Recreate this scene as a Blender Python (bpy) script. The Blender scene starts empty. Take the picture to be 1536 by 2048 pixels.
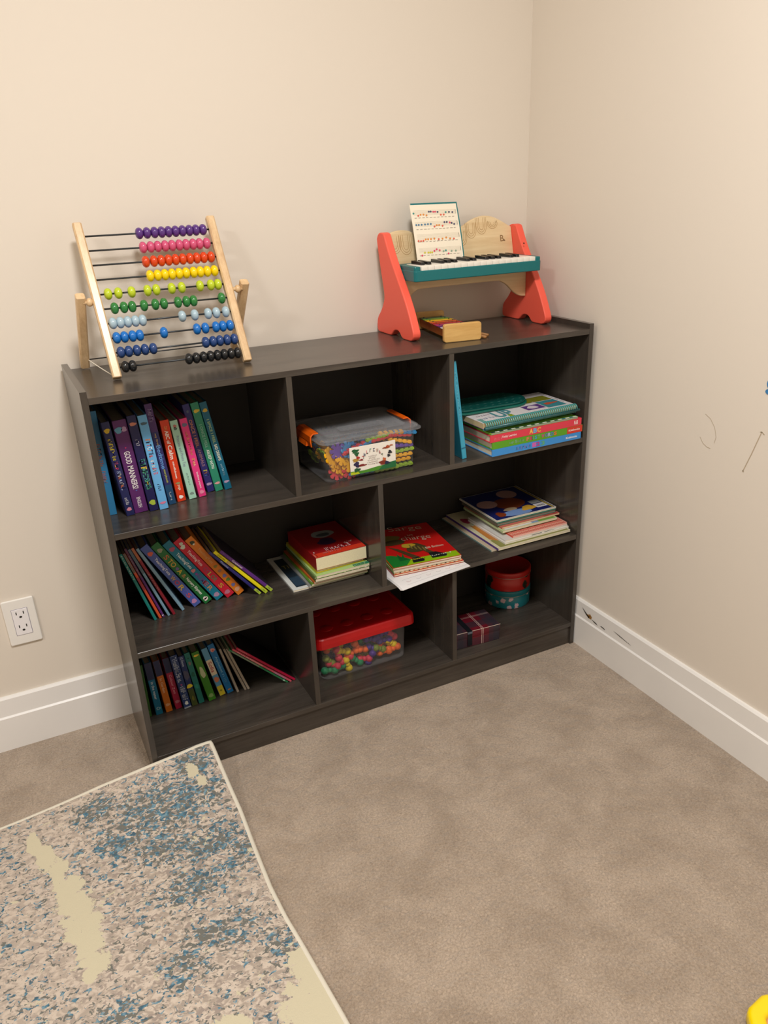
import bpy, bmesh, math, random
from mathutils import Vector, Matrix
R = math.radians
S = bpy.context.scene
COL = S.collection
rnd = random.Random(7)

# ------------------------------------------------------------------ materials
def lin(c):
    return tuple((x/12.92 if x <= 0.04045 else ((x+0.055)/1.055)**2.4) for x in c)
def hx(h):
    return lin(tuple(int(h[i:i+2], 16)/255 for i in (0, 2, 4)))
MATS = {}
def mat(name, color='808080', rough=0.5, spec=0.5, coat=0.0, metal=0.0, bump=None, vary=None):
    if name in MATS: return MATS[name]
    m = bpy.data.materials.new(name); m.use_nodes = True
    nt = m.node_tree; b = nt.nodes['Principled BSDF']
    c = hx(color) if isinstance(color, str) else color
    b.inputs['Base Color'].default_value = (*c, 1)
    b.inputs['Roughness'].default_value = rough
    b.inputs['Specular IOR Level'].default_value = spec
    b.inputs['Metallic'].default_value = metal
    if coat: b.inputs['Coat Weight'].default_value = coat; b.inputs['Coat Roughness'].default_value = 0.12
    tc = nt.nodes.new('ShaderNodeTexCoord')
    if vary:   # (scale, amount)
        n = nt.nodes.new('ShaderNodeTexNoise'); n.inputs['Scale'].default_value = vary[0]; n.inputs['Detail'].default_value = 4
        nt.links.new(tc.outputs['Object'], n.inputs['Vector'])
        mx = nt.nodes.new('ShaderNodeMix'); mx.data_type = 'RGBA'
        a = vary[1]
        mx.inputs['A'].default_value = (*[x*(1-a) for x in c], 1); mx.inputs['B'].default_value = (*[min(1, x*(1+a)) for x in c], 1)
        nt.links.new(n.outputs['Fac'], mx.inputs['Factor']); nt.links.new(mx.outputs['Result'], b.inputs['Base Color'])
    if bump:   # (scale, strength, distance)
        n = nt.nodes.new('ShaderNodeTexNoise'); n.inputs['Scale'].default_value = bump[0]; n.inputs['Detail'].default_value = 5
        nt.links.new(tc.outputs['Object'], n.inputs['Vector'])
        bp = nt.nodes.new('ShaderNodeBump'); bp.inputs['Strength'].default_value = bump[1]; bp.inputs['Distance'].default_value = bump[2]
        nt.links.new(n.outputs['Fac'], bp.inputs['Height']); nt.links.new(bp.outputs['Normal'], b.inputs['Normal'])
    MATS[name] = m; return m

def grain(name, c1, c2, axis, rough, scale=1.0, spec=0.5, bump=0.0, c3=None, stretch=22, coat=0.0):
    """wood grain running along one world axis (0 x, 1 y, 2 z)"""
    if name in MATS: return MATS[name]
    m = bpy.data.materials.new(name); m.use_nodes = True
    nt = m.node_tree; b = nt.nodes['Principled BSDF']
    b.inputs['Roughness'].default_value = rough; b.inputs['Specular IOR Level'].default_value = spec
    if coat: b.inputs['Coat Weight'].default_value = coat; b.inputs['Coat Roughness'].default_value = 0.2
    tc = nt.nodes.new('ShaderNodeTexCoord'); mp = nt.nodes.new('ShaderNodeMapping')
    s = [stretch*scale]*3; s[axis] = 1.6*scale
    mp.inputs['Scale'].default_value = s
    nt.links.new(tc.outputs['Object'], mp.inputs['Vector'])
    n = nt.nodes.new('ShaderNodeTexNoise'); n.inputs['Scale'].default_value = 1.6; n.inputs['Detail'].default_value = 8; n.inputs['Roughness'].default_value = 0.62; n.inputs['Distortion'].default_value = 0.6
    nt.links.new(mp.outputs['Vector'], n.inputs['Vector'])
    n2 = nt.nodes.new('ShaderNodeTexNoise'); n2.inputs['Scale'].default_value = 9; n2.inputs['Detail'].default_value = 4
    nt.links.new(mp.outputs['Vector'], n2.inputs['Vector'])
    ad = nt.nodes.new('ShaderNodeMath'); ad.operation = 'MULTIPLY_ADD'; ad.inputs[1].default_value = 0.3
    nt.links.new(n2.outputs['Fac'], ad.inputs[0]); nt.links.new(n.outputs['Fac'], ad.inputs[2])
    cr = nt.nodes.new('ShaderNodeValToRGB'); e = cr.color_ramp.elements
    e[0].position = 0.45; e[0].color = (*hx(c1), 1); e[1].position = 0.85; e[1].color = (*hx(c2), 1)
    if c3: x = e.new(0.65); x.color = (*hx(c3), 1)
    nt.links.new(ad.outputs[0], cr.inputs['Fac']); nt.links.new(cr.outputs['Color'], b.inputs['Base Color'])
    if bump:
        bp = nt.nodes.new('ShaderNodeBump'); bp.inputs['Strength'].default_value = bump; bp.inputs['Distance'].default_value = 0.0006
        nt.links.new(ad.outputs[0], bp.inputs['Height']); nt.links.new(bp.outputs['Normal'], b.inputs['Normal'])
    MATS[name] = m; return m

LAMX = grain('laminate_grain_across', '36312c', '4d463f', 0, 0.27, 1.0, 0.55, 0.05, '423c36')
LAMZ = grain('laminate_grain_upright', '3a3530', '48423b', 2, 0.22, 1.0, 0.55, 0.0, '413b35')
LAMD = mat('laminate_back', '2c2825', 0.55, 0.3)
WOOD = grain('pale_beech', 'caa57a', 'e6c79c', 2, 0.38, 1.4, 0.45, 0.1, 'd9b88b', coat=0.25)
PLY = grain('birch_ply', 'd6b88c', 'e8d0a6', 0, 0.5, 1.2, 0.4, 0.05, 'dfc498')
MAPLE = grain('maple_block', 'c99c58', 'deb672', 0, 0.42, 1.2, 0.4, 0.05, 'd3a865')
RAILW = grain('brown_rail', '8a4a1c', 'a9622b', 1, 0.42, 1.0, 0.4, 0.05)
CORAL = mat('coral_paint', 'f2604c', 0.42, 0.45)
TEAL = mat('teal_plastic', '006c70', 0.35, 0.5)
WHITEP = mat('white_plastic', 'ece8de', 0.3, 0.5)
BLACKP = mat('black_plastic', '121214', 0.3, 0.5)
PAPER = mat('page_block', 'd9cfb8', 0.8, 0.2, vary=(400, 0.12))
PAPERW = mat('white_paper', 'e6e4e4', 0.75, 0.25)
WIRE = mat('dark_wire', '3b3f42', 0.35, 0.5, metal=0.6)
STRING = mat('white_string', 'e4ddcd', 0.8, 0.2)
OUTLET = mat('outlet_white', 'efece6', 0.35, 0.5)
SLOT = mat('outlet_slot', '2a2622', 0.6, 0.2)

def clear_plastic(name, tint, diff=0.12, gloss=0.12, body=0.75):
    if name in MATS: return MATS[name]
    m = bpy.data.materials.new(name); m.use_nodes = True; nt = m.node_tree; nt.nodes.clear()
    out = nt.nodes.new('ShaderNodeOutputMaterial')
    tr = nt.nodes.new('ShaderNodeBsdfTransparent'); tr.inputs['Color'].default_value = (*tint, 1)
    pr = nt.nodes.new('ShaderNodeBsdfPrincipled'); pr.inputs['Base Color'].default_value = (body, body, body*1.03, 1); pr.inputs['Roughness'].default_value = 0.16
    fr = nt.nodes.new('ShaderNodeLayerWeight'); fr.inputs['Blend'].default_value = 0.35
    ma = nt.nodes.new('ShaderNodeMath'); ma.operation = 'MULTIPLY_ADD'; ma.inputs[1].default_value = gloss*3; ma.inputs[2].default_value = diff; ma.use_clamp = True
    nt.links.new(fr.outputs['Fresnel'], ma.inputs[0])
    mx = nt.nodes.new('ShaderNodeMixShader'); nt.links.new(ma.outputs[0], mx.inputs[0])
    nt.links.new(tr.outputs[0], mx.inputs[1]); nt.links.new(pr.outputs[0], mx.inputs[2]); nt.links.new(mx.outputs[0], out.inputs['Surface'])
    MATS[name] = m; return m
CLEAR = clear_plastic('clear_plastic', (0.98, 0.98, 0.98), 0.015, 0.05)
CLEARLID = clear_plastic('clear_lid_plastic', (0.97, 0.97, 0.97), 0.05, 0.045, 0.8)

def paint(hexc, rough=0.45, tag='cover'):
    return mat(f'{tag}_{hexc}_{int(rough*100)}', hexc, rough, 0.45)

# ------------------------------------------------------------------ mesh builder
class MB:
    def __init__(s): s.v = []; s.f = []; s.fm = []; s.mats = []; s.sm = []
    def mi(s, m):
        if m not in s.mats: s.mats.append(m)
        return s.mats.index(m)
    def add(s, verts, faces, m, M=None, smooth=False):
        o = len(s.v); k = s.mi(m)
        for p in verts:
            p = Vector(p); s.v.append(tuple(M @ p) if M is not None else tuple(p))
        for f in faces: s.f.append([i+o for i in f]); s.fm.append(k); s.sm.append(smooth)
        return s
    def box(s, a, b, m, M=None, bev=0.0, seg=2):
        a = Vector(a); b = Vector(b)
        if bev > 0:
            bm = bmesh.new(); bmesh.ops.create_cube(bm, size=1)
            for v in bm.verts: v.co = Vector([(a[i]+b[i])/2 + v.co[i]*(b[i]-a[i]) for i in range(3)])
            bmesh.ops.bevel(bm, geom=bm.edges[:], offset=bev, segments=seg, profile=0.5, affect='EDGES')
            s.bm(bm, m, M, smooth=(seg > 1)); return s
        x0, y0, z0 = a; x1, y1, z1 = b
        return s.add([(x0,y0,z0),(x1,y0,z0),(x1,y1,z0),(x0,y1,z0),(x0,y0,z1),(x1,y0,z1),(x1,y1,z1),(x0,y1,z1)],
                     [(0,3,2,1),(4,5,6,7),(0,1,5,4),(1,2,6,5),(2,3,7,6),(3,0,4,7)], m, M)
    def bm(s, bm, m, M=None, smooth=False):
        bm.verts.ensure_lookup_table(); bm.verts.index_update()
        s.add([v.co for v in bm.verts], [[v.index for v in f.verts] for f in bm.faces], m, M, smooth); bm.free(); return s
    def prism(s, poly, ax, a, b, m, M=None, bev=0.0, seg=2):
        """extrude a 2D polygon along axis ax from a to b; poly coords = the other two axes in order"""
        o = [i for i in range(3) if i != ax]
        def P(q, t): r = [0, 0, 0]; r[o[0]] = q[0]; r[o[1]] = q[1]; r[ax] = t; return r
        bm = bmesh.new()
        v0 = [bm.verts.new(P(q, a)) for q in poly]; v1 = [bm.verts.new(P(q, b)) for q in poly]
        f0 = bm.faces.new(v0); f1 = bm.faces.new(v1[::-1]); n = len(poly)
        for i in range(n): bm.faces.new([v0[i], v1[i], v1[(i+1) % n], v0[(i+1) % n]])
        bmesh.ops.recalc_face_normals(bm, faces=bm.faces[:])
        if bev > 0:
            ed = list(set(list(f0.edges)+list(f1.edges)))
            bmesh.ops.bevel(bm, geom=ed, offset=bev, segments=seg, profile=0.5, affect='EDGES')
        s.bm(bm, m, M, smooth=False); return s
    def tube(s, pts, r, m, n=10, M=None, cap=True, rs=None):
        pts = [Vector(p) for p in pts]; vs = []; fs = []
        t0 = (pts[1]-pts[0]).normalized(); up = Vector((0,0,1)) if abs(t0.z) < 0.9 else Vector((1,0,0))
        side = t0.cross(up).normalized()
        for i, p in enumerate(pts):
            t = (pts[min(i+1, len(pts)-1)]-pts[max(i-1, 0)]).normalized()
            side = (side - t*side.dot(t)).normalized(); u2 = side.cross(t)
            rr = rs[i] if rs else r
            for k in range(n):
                a = 2*math.pi*k/n; vs.append(p + side*math.cos(a)*rr + u2*math.sin(a)*rr)
        for i in range(len(pts)-1):
            for k in range(n): fs.append((i*n+k, (i+1)*n+k, (i+1)*n+(k+1) % n, i*n+(k+1) % n))
        if cap: fs.append(tuple(range(n))); fs.append(tuple(range((len(pts)-1)*n, len(pts)*n))[::-1])
        return s.add(vs, fs, m, M, True)
    def lathe(s, prof, m, c=(0,0,0), ax=2, n=32, M=None, cap=True):
        """profile of (radius, height) about axis ax through c"""
        o = [i for i in range(3) if i != ax]; vs = []; fs = []
        for r_, h in prof:
            for k in range(n):
                a = 2*math.pi*k/n; p = list(c); p[o[0]] += r_*math.cos(a); p[o[1]] += r_*math.sin(a); p[ax] += h; vs.append(p)
        for i in range(len(prof)-1):
            for k in range(n): fs.append((i*n+k, i*n+(k+1) % n, (i+1)*n+(k+1) % n, (i+1)*n+k))
        if cap: fs.append(tuple(range(n))[::-1]); fs.append(tuple(range((len(prof)-1)*n, len(prof)*n)))
        return s.add(vs, fs, m, M, True)
    def sphere(s, c, r, m, sc=(1,1,1), M=None, u=16, v=10):
        prof = [(max(1e-5, math.sin(math.pi*i/v))*r, -math.cos(math.pi*i/v)*r) for i in range(v+1)]
        T = Matrix.Translation(Vector(c)) @ Matrix.Diagonal((*sc, 1))
        return s.lathe(prof, m, (0,0,0), 2, u, (M @ T) if M is not None else T)
    def quad(s, o, x, y, m, M=None):
        o = Vector(o); x = Vector(x); y = Vector(y)
        return s.add([o, o+x, o+x+y, o+y], [(0,1,2,3)], m, M)
    def blob(s, c, x, y, m, M=None, n=18, wob=0.0, seed=0):
        rr = random.Random(seed); c = Vector(c); x = Vector(x); y = Vector(y)
        ph = [rr.uniform(0, 6.28) for _ in range(3)]
        vs = []
        for k in range(n):
            a = 2*math.pi*k/n; w = 1 + wob*(math.sin(3*a+ph[0])+0.6*math.sin(5*a+ph[1])+0.5*math.sin(2*a+ph[2]))
            vs.append(c + x*math.cos(a)*w + y*math.sin(a)*w)
        return s.add(vs, [tuple(range(n))], m, M)
    def poly(s, o, x, y, pts, m, M=None):
        o = Vector(o); x = Vector(x); y = Vector(y)
        return s.add([o+x*a+y*b for a, b in pts], [tuple(range(len(pts)))], m, M)
    def text(s, txt, o, x, y, m, M=None, bold=0.0):
        """lettering fitted into the parallelogram o, x (writing direction), y (height)"""
        vs, fs = text_mesh(txt, bold)
        o = Vector(o); x = Vector(x); y = Vector(y)
        return s.add([o+x*a+y*b for a, b in vs], fs, m, M)
    def scrawl(s, o, x, y, n, mats, M=None, seed=1, wt=0.12):
        """a row of n small letter-like strokes too fine to read"""
        rr = random.Random(seed); o = Vector(o); x = Vector(x); y = Vector(y)
        for i in range(n):
            m = mats[i % len(mats)]; a = (i+0.12)/n; w = 0.72/n
            for _ in range(3):
                k = rr.random()
                if k < 0.4: q = [(a+rr.choice([0, w*0.75]), 0)]; d = (w*0.25, rr.choice([1, 0.7]))
                elif k < 0.8: q = [(a, rr.choice([0, 0.4, 0.8]))]; d = (w, 0.2)
                else: q = [(a+w*0.3, 0)]; d = (w*0.28, 0.75)
                px, py = q[0]
                s.poly(o, x, y, [(px, py), (px+d[0], py), (px+d[0]+0.1*w, min(1, py+d[1])), (px+0.1*w, min(1, py+d[1]))], m, M)
        return s
    def build(s, name, parent=None, bevel=0.0, autosmooth=True):
        me = bpy.data.meshes.new(name); me.from_pydata(s.v, [], s.f)
        for m in s.mats: me.materials.append(m)
        me.polygons.foreach_set('material_index', s.fm); me.polygons.foreach_set('use_smooth', s.sm)
        me.update()
        o = bpy.data.objects.new(name, me); COL.objects.link(o)
        if parent is not None: o.parent = parent
        if bevel:
            b = o.modifiers.new('bevel', 'BEVEL'); b.width = bevel; b.segments = 2; b.limit_method = 'ANGLE'; b.angle_limit = R(40)
        return o

TXT = {}
def text_mesh(txt, bold=0.0):
    k = (txt, bold)
    if k in TXT: return TXT[k]
    cu = bpy.data.curves.new('lettering', 'FONT'); cu.body = txt; cu.resolution_u = 3; cu.offset = bold
    ob = bpy.data.objects.new('lettering', cu); COL.objects.link(ob)
    bpy.context.view_layer.update()
    me = bpy.data.meshes.new_from_object(ob.evaluated_get(bpy.context.evaluated_depsgraph_get()))
    vs = [(v.co.x, v.co.y) for v in me.vertices]; fs = [tuple(p.vertices) for p in me.polygons]
    bpy.data.objects.remove(ob); bpy.data.curves.remove(cu); bpy.data.meshes.remove(me)
    x0 = min(v[0] for v in vs); x1 = max(v[0] for v in vs); y0 = min(v[1] for v in vs); y1 = max(v[1] for v in vs)
    TXT[k] = ([((a-x0)/(x1-x0), (b-y0)/(y1-y0)) for a, b in vs], fs)
    return TXT[k]

def tag(o, label=None, cat=None, group=None, kind=None):
    if label: o['label'] = label
    if cat: o['category'] = cat
    if group: o['group'] = group
    if kind: o['kind'] = kind
    return o
def empty(name, loc, label, cat, group=None, rot=(0, 0, 0)):
    o = bpy.data.objects.new(name, None); o.empty_display_size = 0.02; COL.objects.link(o)
    o.location = loc; o.rotation_euler = rot
    return tag(o, label, cat, group)

# ------------------------------------------------------------------ measured frame
W, D, T = 1.2, 0.302, 0.0126
ZT, Z1, Z2, Z3, Z4 = 0.9137, 0.9012, 0.6250, 0.3476, 0.0713
WY, WX = 0.318, 1.2181

# ------------------------------------------------------------------ room
def wall_mat():
    m = mat('cream_wall_paint', 'e2d9cc', 0.72, 0.2, bump=(220, 0.12, 0.0008)); return m
WALL = wall_mat()
CEIL = mat('ceiling_paint', 'eee8dc', 0.8, 0.2)
XL, YF, ZC = -2.3, -3.2, 2.44

def carpet_mat():
    m = bpy.data.materials.new('beige_carpet'); m.use_nodes = True; nt = m.node_tree; b = nt.nodes['Principled BSDF']
    b.inputs['Roughness'].default_value = 0.95; b.inputs['Specular IOR Level'].default_value = 0.1
    b.inputs['Sheen Weight'].default_value = 0.25; b.inputs['Sheen Roughness'].default_value = 0.6
    tc = nt.nodes.new('ShaderNodeTexCoord')
    def noise(sc, det, dist=0, rough=0.55, vec=None):
        n = nt.nodes.new('ShaderNodeTexNoise'); n.inputs['Scale'].default_value = sc; n.inputs['Detail'].default_value = det
        n.inputs['Distortion'].default_value = dist; n.inputs['Roughness'].default_value = rough
        nt.links.new(vec or tc.outputs['Object'], n.inputs['Vector']); return n
    big = noise(9, 5, 0.35, 0.6)
    r1 = nt.nodes.new('ShaderNodeValToRGB'); e = r1.color_ramp.elements
    e[0].position = 0.36; e[0].color = (*hx('ad9a86'), 1); e[1].position = 0.62; e[1].color = (*hx('c1ae9a'), 1)
    nt.links.new(big.outputs['Fac'], r1.inputs['Fac'])
    fine = noise(240, 5, 0.6, 0.75)
    r2 = nt.nodes.new('ShaderNodeValToRGB'); e = r2.color_ramp.elements
    e[0].position = 0.32; e[0].color = (0.48, 0.46, 0.43, 1); e[1].position = 0.66; e[1].color = (1.12, 1.12, 1.12, 1)
    nt.links.new(fine.outputs['Fac'], r2.inputs['Fac'])
    mx = nt.nodes.new('ShaderNodeMix'); mx.data_type = 'RGBA'; mx.blend_type = 'MULTIPLY'; mx.inputs['Factor'].default_value = 0.8
    nt.links.new(r1.outputs['Color'], mx.inputs['A']); nt.links.new(r2.outputs['Color'], mx.inputs['B'])
    nt.links.new(mx.outputs['Result'], b.inputs['Base Color'])
    b1 = nt.nodes.new('ShaderNodeBump'); b1.inputs['Strength'].default_value = 0.75; b1.inputs['Distance'].default_value = 0.004
    nt.links.new(fine.outputs['Fac'], b1.inputs['Height'])
    b2 = nt.nodes.new('ShaderNodeBump'); b2.inputs['Strength'].default_value = 0.5; b2.inputs['Distance'].default_value = 0.02
    mid = noise(34, 4, 0.5); nt.links.new(mid.outputs['Fac'], b2.inputs['Height']); nt.links.new(b1.outputs['Normal'], b2.inputs['Normal'])
    nt.links.new(b2.outputs['Normal'], b.inputs['Normal'])
    return m
CARPET = carpet_mat()

def room():
    tag(MB().box((XL-0.1, YF-0.1, -0.06), (WX+0.1, WY+0.1, 0), CARPET).build('floor'), 'beige cut-pile carpet covering the floor', 'floor', kind='structure')
    tag(MB().box((XL-0.1, WY, 0), (WX+0.1, WY+0.1, ZC), WALL).build('wall_back'), 'plain cream wall behind the bookshelf', 'wall', kind='structure')
    w = MB().box((WX, YF-0.1, 0), (WX+0.1, WY, ZC), WALL)
    # pencil and scuff marks on the right wall
    scf = mat('wall_scuff', 'a9997f', 0.7, 0.2); pen = mat('wall_scuff_faint', 'b8a78f', 0.7, 0.2)
    e = WX-0.0004
    def stroke(pts, wd, m):
        for (a, b) in zip(pts[:-1], pts[1:]):
            d = Vector((0, b[0]-a[0], b[1]-a[1])); n = Vector((0, -d.z, d.y)).normalized()*wd/2
            A = Vector((e, *a)); B = Vector((e, *b)); w.add([A-n, A+n, B+n, B-n], [(0, 1, 2, 3)], m)
    stroke([(-0.5033, 0.7615), (-0.497, 0.742), (-0.487, 0.71), (-0.4728, 0.6692)], 0.0022, pen)
    stroke([(-0.510, 0.757), (-0.5033, 0.7615), (-0.499, 0.760)], 0.0018, scf)
    stroke([(-0.4715, 0.670), (-0.4745, 0.6675)], 0.003, scf)
    stroke([(-0.357, 0.765), (-0.372, 0.758), (-0.386, 0.742), (-0.393, 0.722), (-0.390, 0.708)], 0.0011, pen)
    stroke([(-0.350, 0.712), (-0.36, 0.700), (-0.373, 0.694), (-0.382, 0.694)], 0.0011, pen)
    tag(w.build('wall_right'), 'plain cream wall on the right with faint scuff marks', 'wall', kind='structure')
    tag(MB().box((XL-0.1, YF-0.1, 0), (XL, WY, ZC), WALL).build('wall_left'), 'cream wall on the left side of the room', 'wall', kind='structure')
    tag(MB().box((XL, YF-0.1, 0), (WX, YF, ZC), WALL).build('wall_front'), 'cream wall behind the viewer', 'wall', kind='structure')
    tag(MB().box((XL-0.1, YF-0.1, ZC), (WX+0.1, WY+0.1, ZC+0.1), CEIL).build('ceiling'), 'white ceiling', 'ceiling', kind='structure')
    TRIM = mat('white_trim_paint', 'efedea', 0.32, 0.5, vary=(9, 0.03))
    TRIMR = mat('grey_white_trim_paint', 'eeece8', 0.34, 0.5, vary=(9, 0.04))
    prof = [(0, 0), (-0.0142, 0), (-0.0142, 0.0895), (-0.0105, 0.0935), (-0.0095, 0.139), (-0.006, 0.1438), (0, 0.1438)]
    b = MB().prism([(WY+p[0], p[1]) for p in prof], 0, XL, WX, TRIM)
    tag(b.build('baseboard_back'), 'white stepped baseboard along the back wall', 'baseboard', kind='structure')
    b = MB().prism([(WX+p[0], p[1]) for p in prof], 1, YF, WY-0.0142, TRIMR)
    # chipped paint and a long black scuff
    chip = mat('bare_wood_chip', '9b7442', 0.8, 0.1); dark = mat('dark_scuff', '55504c', 0.7, 0.2)
    def up(y, z, o=0.0009): return (WX-0.0100-o, y, z)
    def mark(pts, m):
        b.add([up(y, z) for y, z in pts], [tuple(range(len(pts)))], m)
    mark([(-0.020, 0.127), (-0.035, 0.119), (-0.048, 0.1105), (-0.055, 0.113), (-0.050, 0.105), (-0.038, 0.111), (-0.028, 0.119)], dark)
    mark([(-0.036, 0.1165), (-0.046, 0.1150), (-0.055, 0.1200), (-0.063, 0.1140), (-0.060, 0.1060), (-0.048, 0.1050)], chip)
    mark([(-0.060, 0.108), (-0.075, 0.102), (-0.088, 0.1005), (-0.082, 0.105), (-0.072, 0.1065)], dark)
    mark([(-0.098, 0.104), (-0.118, 0.1015), (-0.117, 0.1045), (-0.105, 0.1065)], dark)
    mark([(-0.148, 0.1165), (-0.175, 0.1115), (-0.206, 0.108), (-0.205, 0.1095), (-0.172, 0.1145)], dark)
    mark([(-0.206, 0.1085), (-0.221, 0.1065), (-0.208, 0.1100)], dark)
    tag(b.build('baseboard_right'), 'white stepped baseboard along the right wall, chipped and scuffed', 'baseboard', kind='structure')
room()

# ------------------------------------------------------------------ bookshelf
def bookshelf():
    s = empty('bookshelf', (0, 0, 0), 'dark grey-brown wood-look bookshelf with eight open compartments against the back wall', 'bookshelf')
    bv = 0.0003
    for x in (0, W-T): MB().box((x, 0, 0), (x+T, D, ZT), LAMZ, bev=bv, seg=1).build('side_panel', s)
    MB().box((T, 0.0004, Z1-T), (W-T, D, Z1), LAMX, bev=bv, seg=1).build('top_panel', s)
    for z in (Z2, Z3): MB().box((T, 0.0008, z-T), (W-T, D-0.005, z), LAMX, bev=bv, seg=1).build('shelf_board', s)
    MB().box((T, 0.0008, Z4-T), (W-T, D-0.005, Z4), LAMX, bev=bv, seg=1).build('bottom_panel', s)
    MB().box((T, 0.006, 0), (W-T, 0.006+T, Z4-T), LAMX, bev=bv, seg=1).build('kick_board', s)
    MB().box((T, D-0.005, 0.01), (W-T, D-0.001, Z1-T), LAMD).build('back_panel', s)
    for x, a, b in ((0.4047, Z2, Z1-T), (0.7946, Z2, Z1-T), (0.6021, Z3, Z2-T), (0.4067, Z4, Z3-T), (0.7993, Z4, Z3-T)):
        MB().box((x-T/2, 0.001, a), (x+T/2, D-0.005, b), LAMZ, bev=bv, seg=1).build('divider', s)
bookshelf()

# ------------------------------------------------------------------ abacus
def abacus():
    a = empty('abacus', (0.22, 0.2, Z1), 'wooden abacus with ten rows of rainbow beads standing on the shelf left end', 'abacus')
    a.location = (0, 0, 0)
    y0, k = 0.123, 0.512
    def fy(z): return y0 + k*(z-Z1)
    ln = math.hypot(1, k); d = Vector((-0.0239, k, 1)).normalized(); nrm = Vector((0, -1, k)).normalized()
    for x, bx in ((0.0872, 0.0), (0.3590, 0.0)):
        # rail: square bar with chamfered long edges
        L = 0.3215; w = 0.0088; c = 0.0028
        oct_ = [(-w+c, -w), (w-c, -w), (w, -w+c), (w, w-c), (w-c, w), (-w+c, w), (-w, w-c), (-w, -w+c)]
        X = Vector((1, 0, 0)); M = Matrix((X, -nrm, d)).transposed().to_4x4(); M.translation = Vector((x, y0+0.0035, Z1+0.0042))
        MB().prism(oct_, 2, 0, L, WOOD, M, bev=0.0012, seg=1).build('rail', a)
    cols = ['56307e', 'd0547c', 'd84412', 'f5d500', 'bfd22c', '2c7c3a', 'a9c2cf', '1470c4', '23427a', '17191c']
    rows = [[0.1977,0.2133,0.2289,0.2437,0.2581,0.2728,0.2874,0.3021,0.3161,0.3312],[0.1986,0.2141,0.2288,0.2439,0.2586,0.2737,0.2881,0.3028,0.3168,0.3323],
            [0.197,0.2135,0.2288,0.244,0.2587,0.2738,0.289,0.3038,0.3187,0.3343],[0.199,0.2145,0.2293,0.2442,0.2592,0.2738,0.2896,0.3041,0.319,0.3346],
            [0.1081,0.1281,0.1545,0.1865,0.2046,0.2363,0.2573,0.296,0.3193,0.3349],[0.1139,0.1324,0.1488,0.1724,0.1954,0.2131,0.2421,0.2599,0.2751,0.3356],
            [0.1037,0.1185,0.1332,0.1482,0.1628,0.244,0.2703,0.2989,0.3167,0.3374],[0.1043,0.1196,0.1358,0.1501,0.1989,0.2678,0.2858,0.3085,0.3237,0.3394],
            [0.1057,0.1211,0.1374,0.1535,0.1701,0.2793,0.2952,0.3099,0.3258,0.3415],[0.1075,0.1219,0.2365,0.2521,0.2676,0.2826,0.2975,0.3122,0.3272,0.3415]]
    for i, row in enumerate(rows):
        z = 1.1678 - 0.02706*i; y = fy(z); xl = 0.0872-0.0239*(z-Z1)
        MB().tube([(xl, y, z), (xl+0.2718, y, z)], 0.0018, WIRE, 8).build('rod', a)
        m = mat('bead_'+cols[i], cols[i], 0.28, 0.5, coat=0.3)
        prof = [(0.0024, -0.0080), (0.0064, -0.0074), (0.0099, -0.0052), (0.0118, -0.0019), (0.0118, 0.0019), (0.0099, 0.0052), (0.0064, 0.0074), (0.0024, 0.0080)]
        fine = []
        b0 = MB().lathe(prof, m, (0, 0, 0), 0, 22).build('bead', a)
        md = b0.modifiers.new('smooth', 'SUBSURF'); md.levels = 1; md.render_levels = 1
        for j, x in enumerate(row):
            b = b0 if j == 0 else b0.copy()
            if j: COL.objects.link(b); b.parent = a
            b.location = (x, y, z)
    # rear posts with ball joints
    for xt, xb in ((0.0535, 0.046), (0.3915, 0.3795)):
        top = Vector((xt, 0.196, 1.062)); bot = Vector((xb, 0.2905, Z1+0.0036)); dd = (top-bot); Lp = dd.length; dd.normalize()
        X = Vector((1, 0, 0)); Y = dd.cross(X).normalized(); X = Y.cross(dd).normalized()
        M = Matrix((X, Y, dd)).transposed().to_4x4(); M.translation = bot
        w = 0.0092; c = 0.003
        oct_ = [(-w+c, -w), (w-c, -w), (w, -w+c), (w, w-c), (w-c, w), (-w+c, w), (-w, w-c), (-w, -w+c)]
        MB().prism(oct_, 2, 0.002, Lp, WOOD, M, bev=0.0012, seg=1).build('rear_post', a)
    for x0, x1 in ((0.0605, 0.078), (0.367, 0.384)):
        c = ((x0+x1)/2, 0.198, 1.0475)
        j = MB().sphere(c, 0.0085, WOOD, (0.85, 1, 1)); j.tube([(x0-0.004, 0.198, 1.048), (x1+0.002, 0.198, 1.047)], 0.0042, WOOD, 12)
        j.build('pivot_joint', a)
    MB().tube([(0.049, 0.281, 0.921), (0.381, 0.281, 0.921)], 0.0013, WIRE, 8).build('cross_rod', a)
    for x in (0.0, 1.0):
        p0 = Vector((0.052 if x == 0 else 0.381, 0.281, 0.9225)); p1 = Vector((0.0835 if x == 0 else 0.3575, 0.128, 0.9085))
        MB().tube([p0.lerp(p1, t) + Vector((0, 0, -0.0008*math.sin(math.pi*t))) for t in [i/10 for i in range(11)]], 0.0011, STRING, 6).build('string', a)
abacus()

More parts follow.
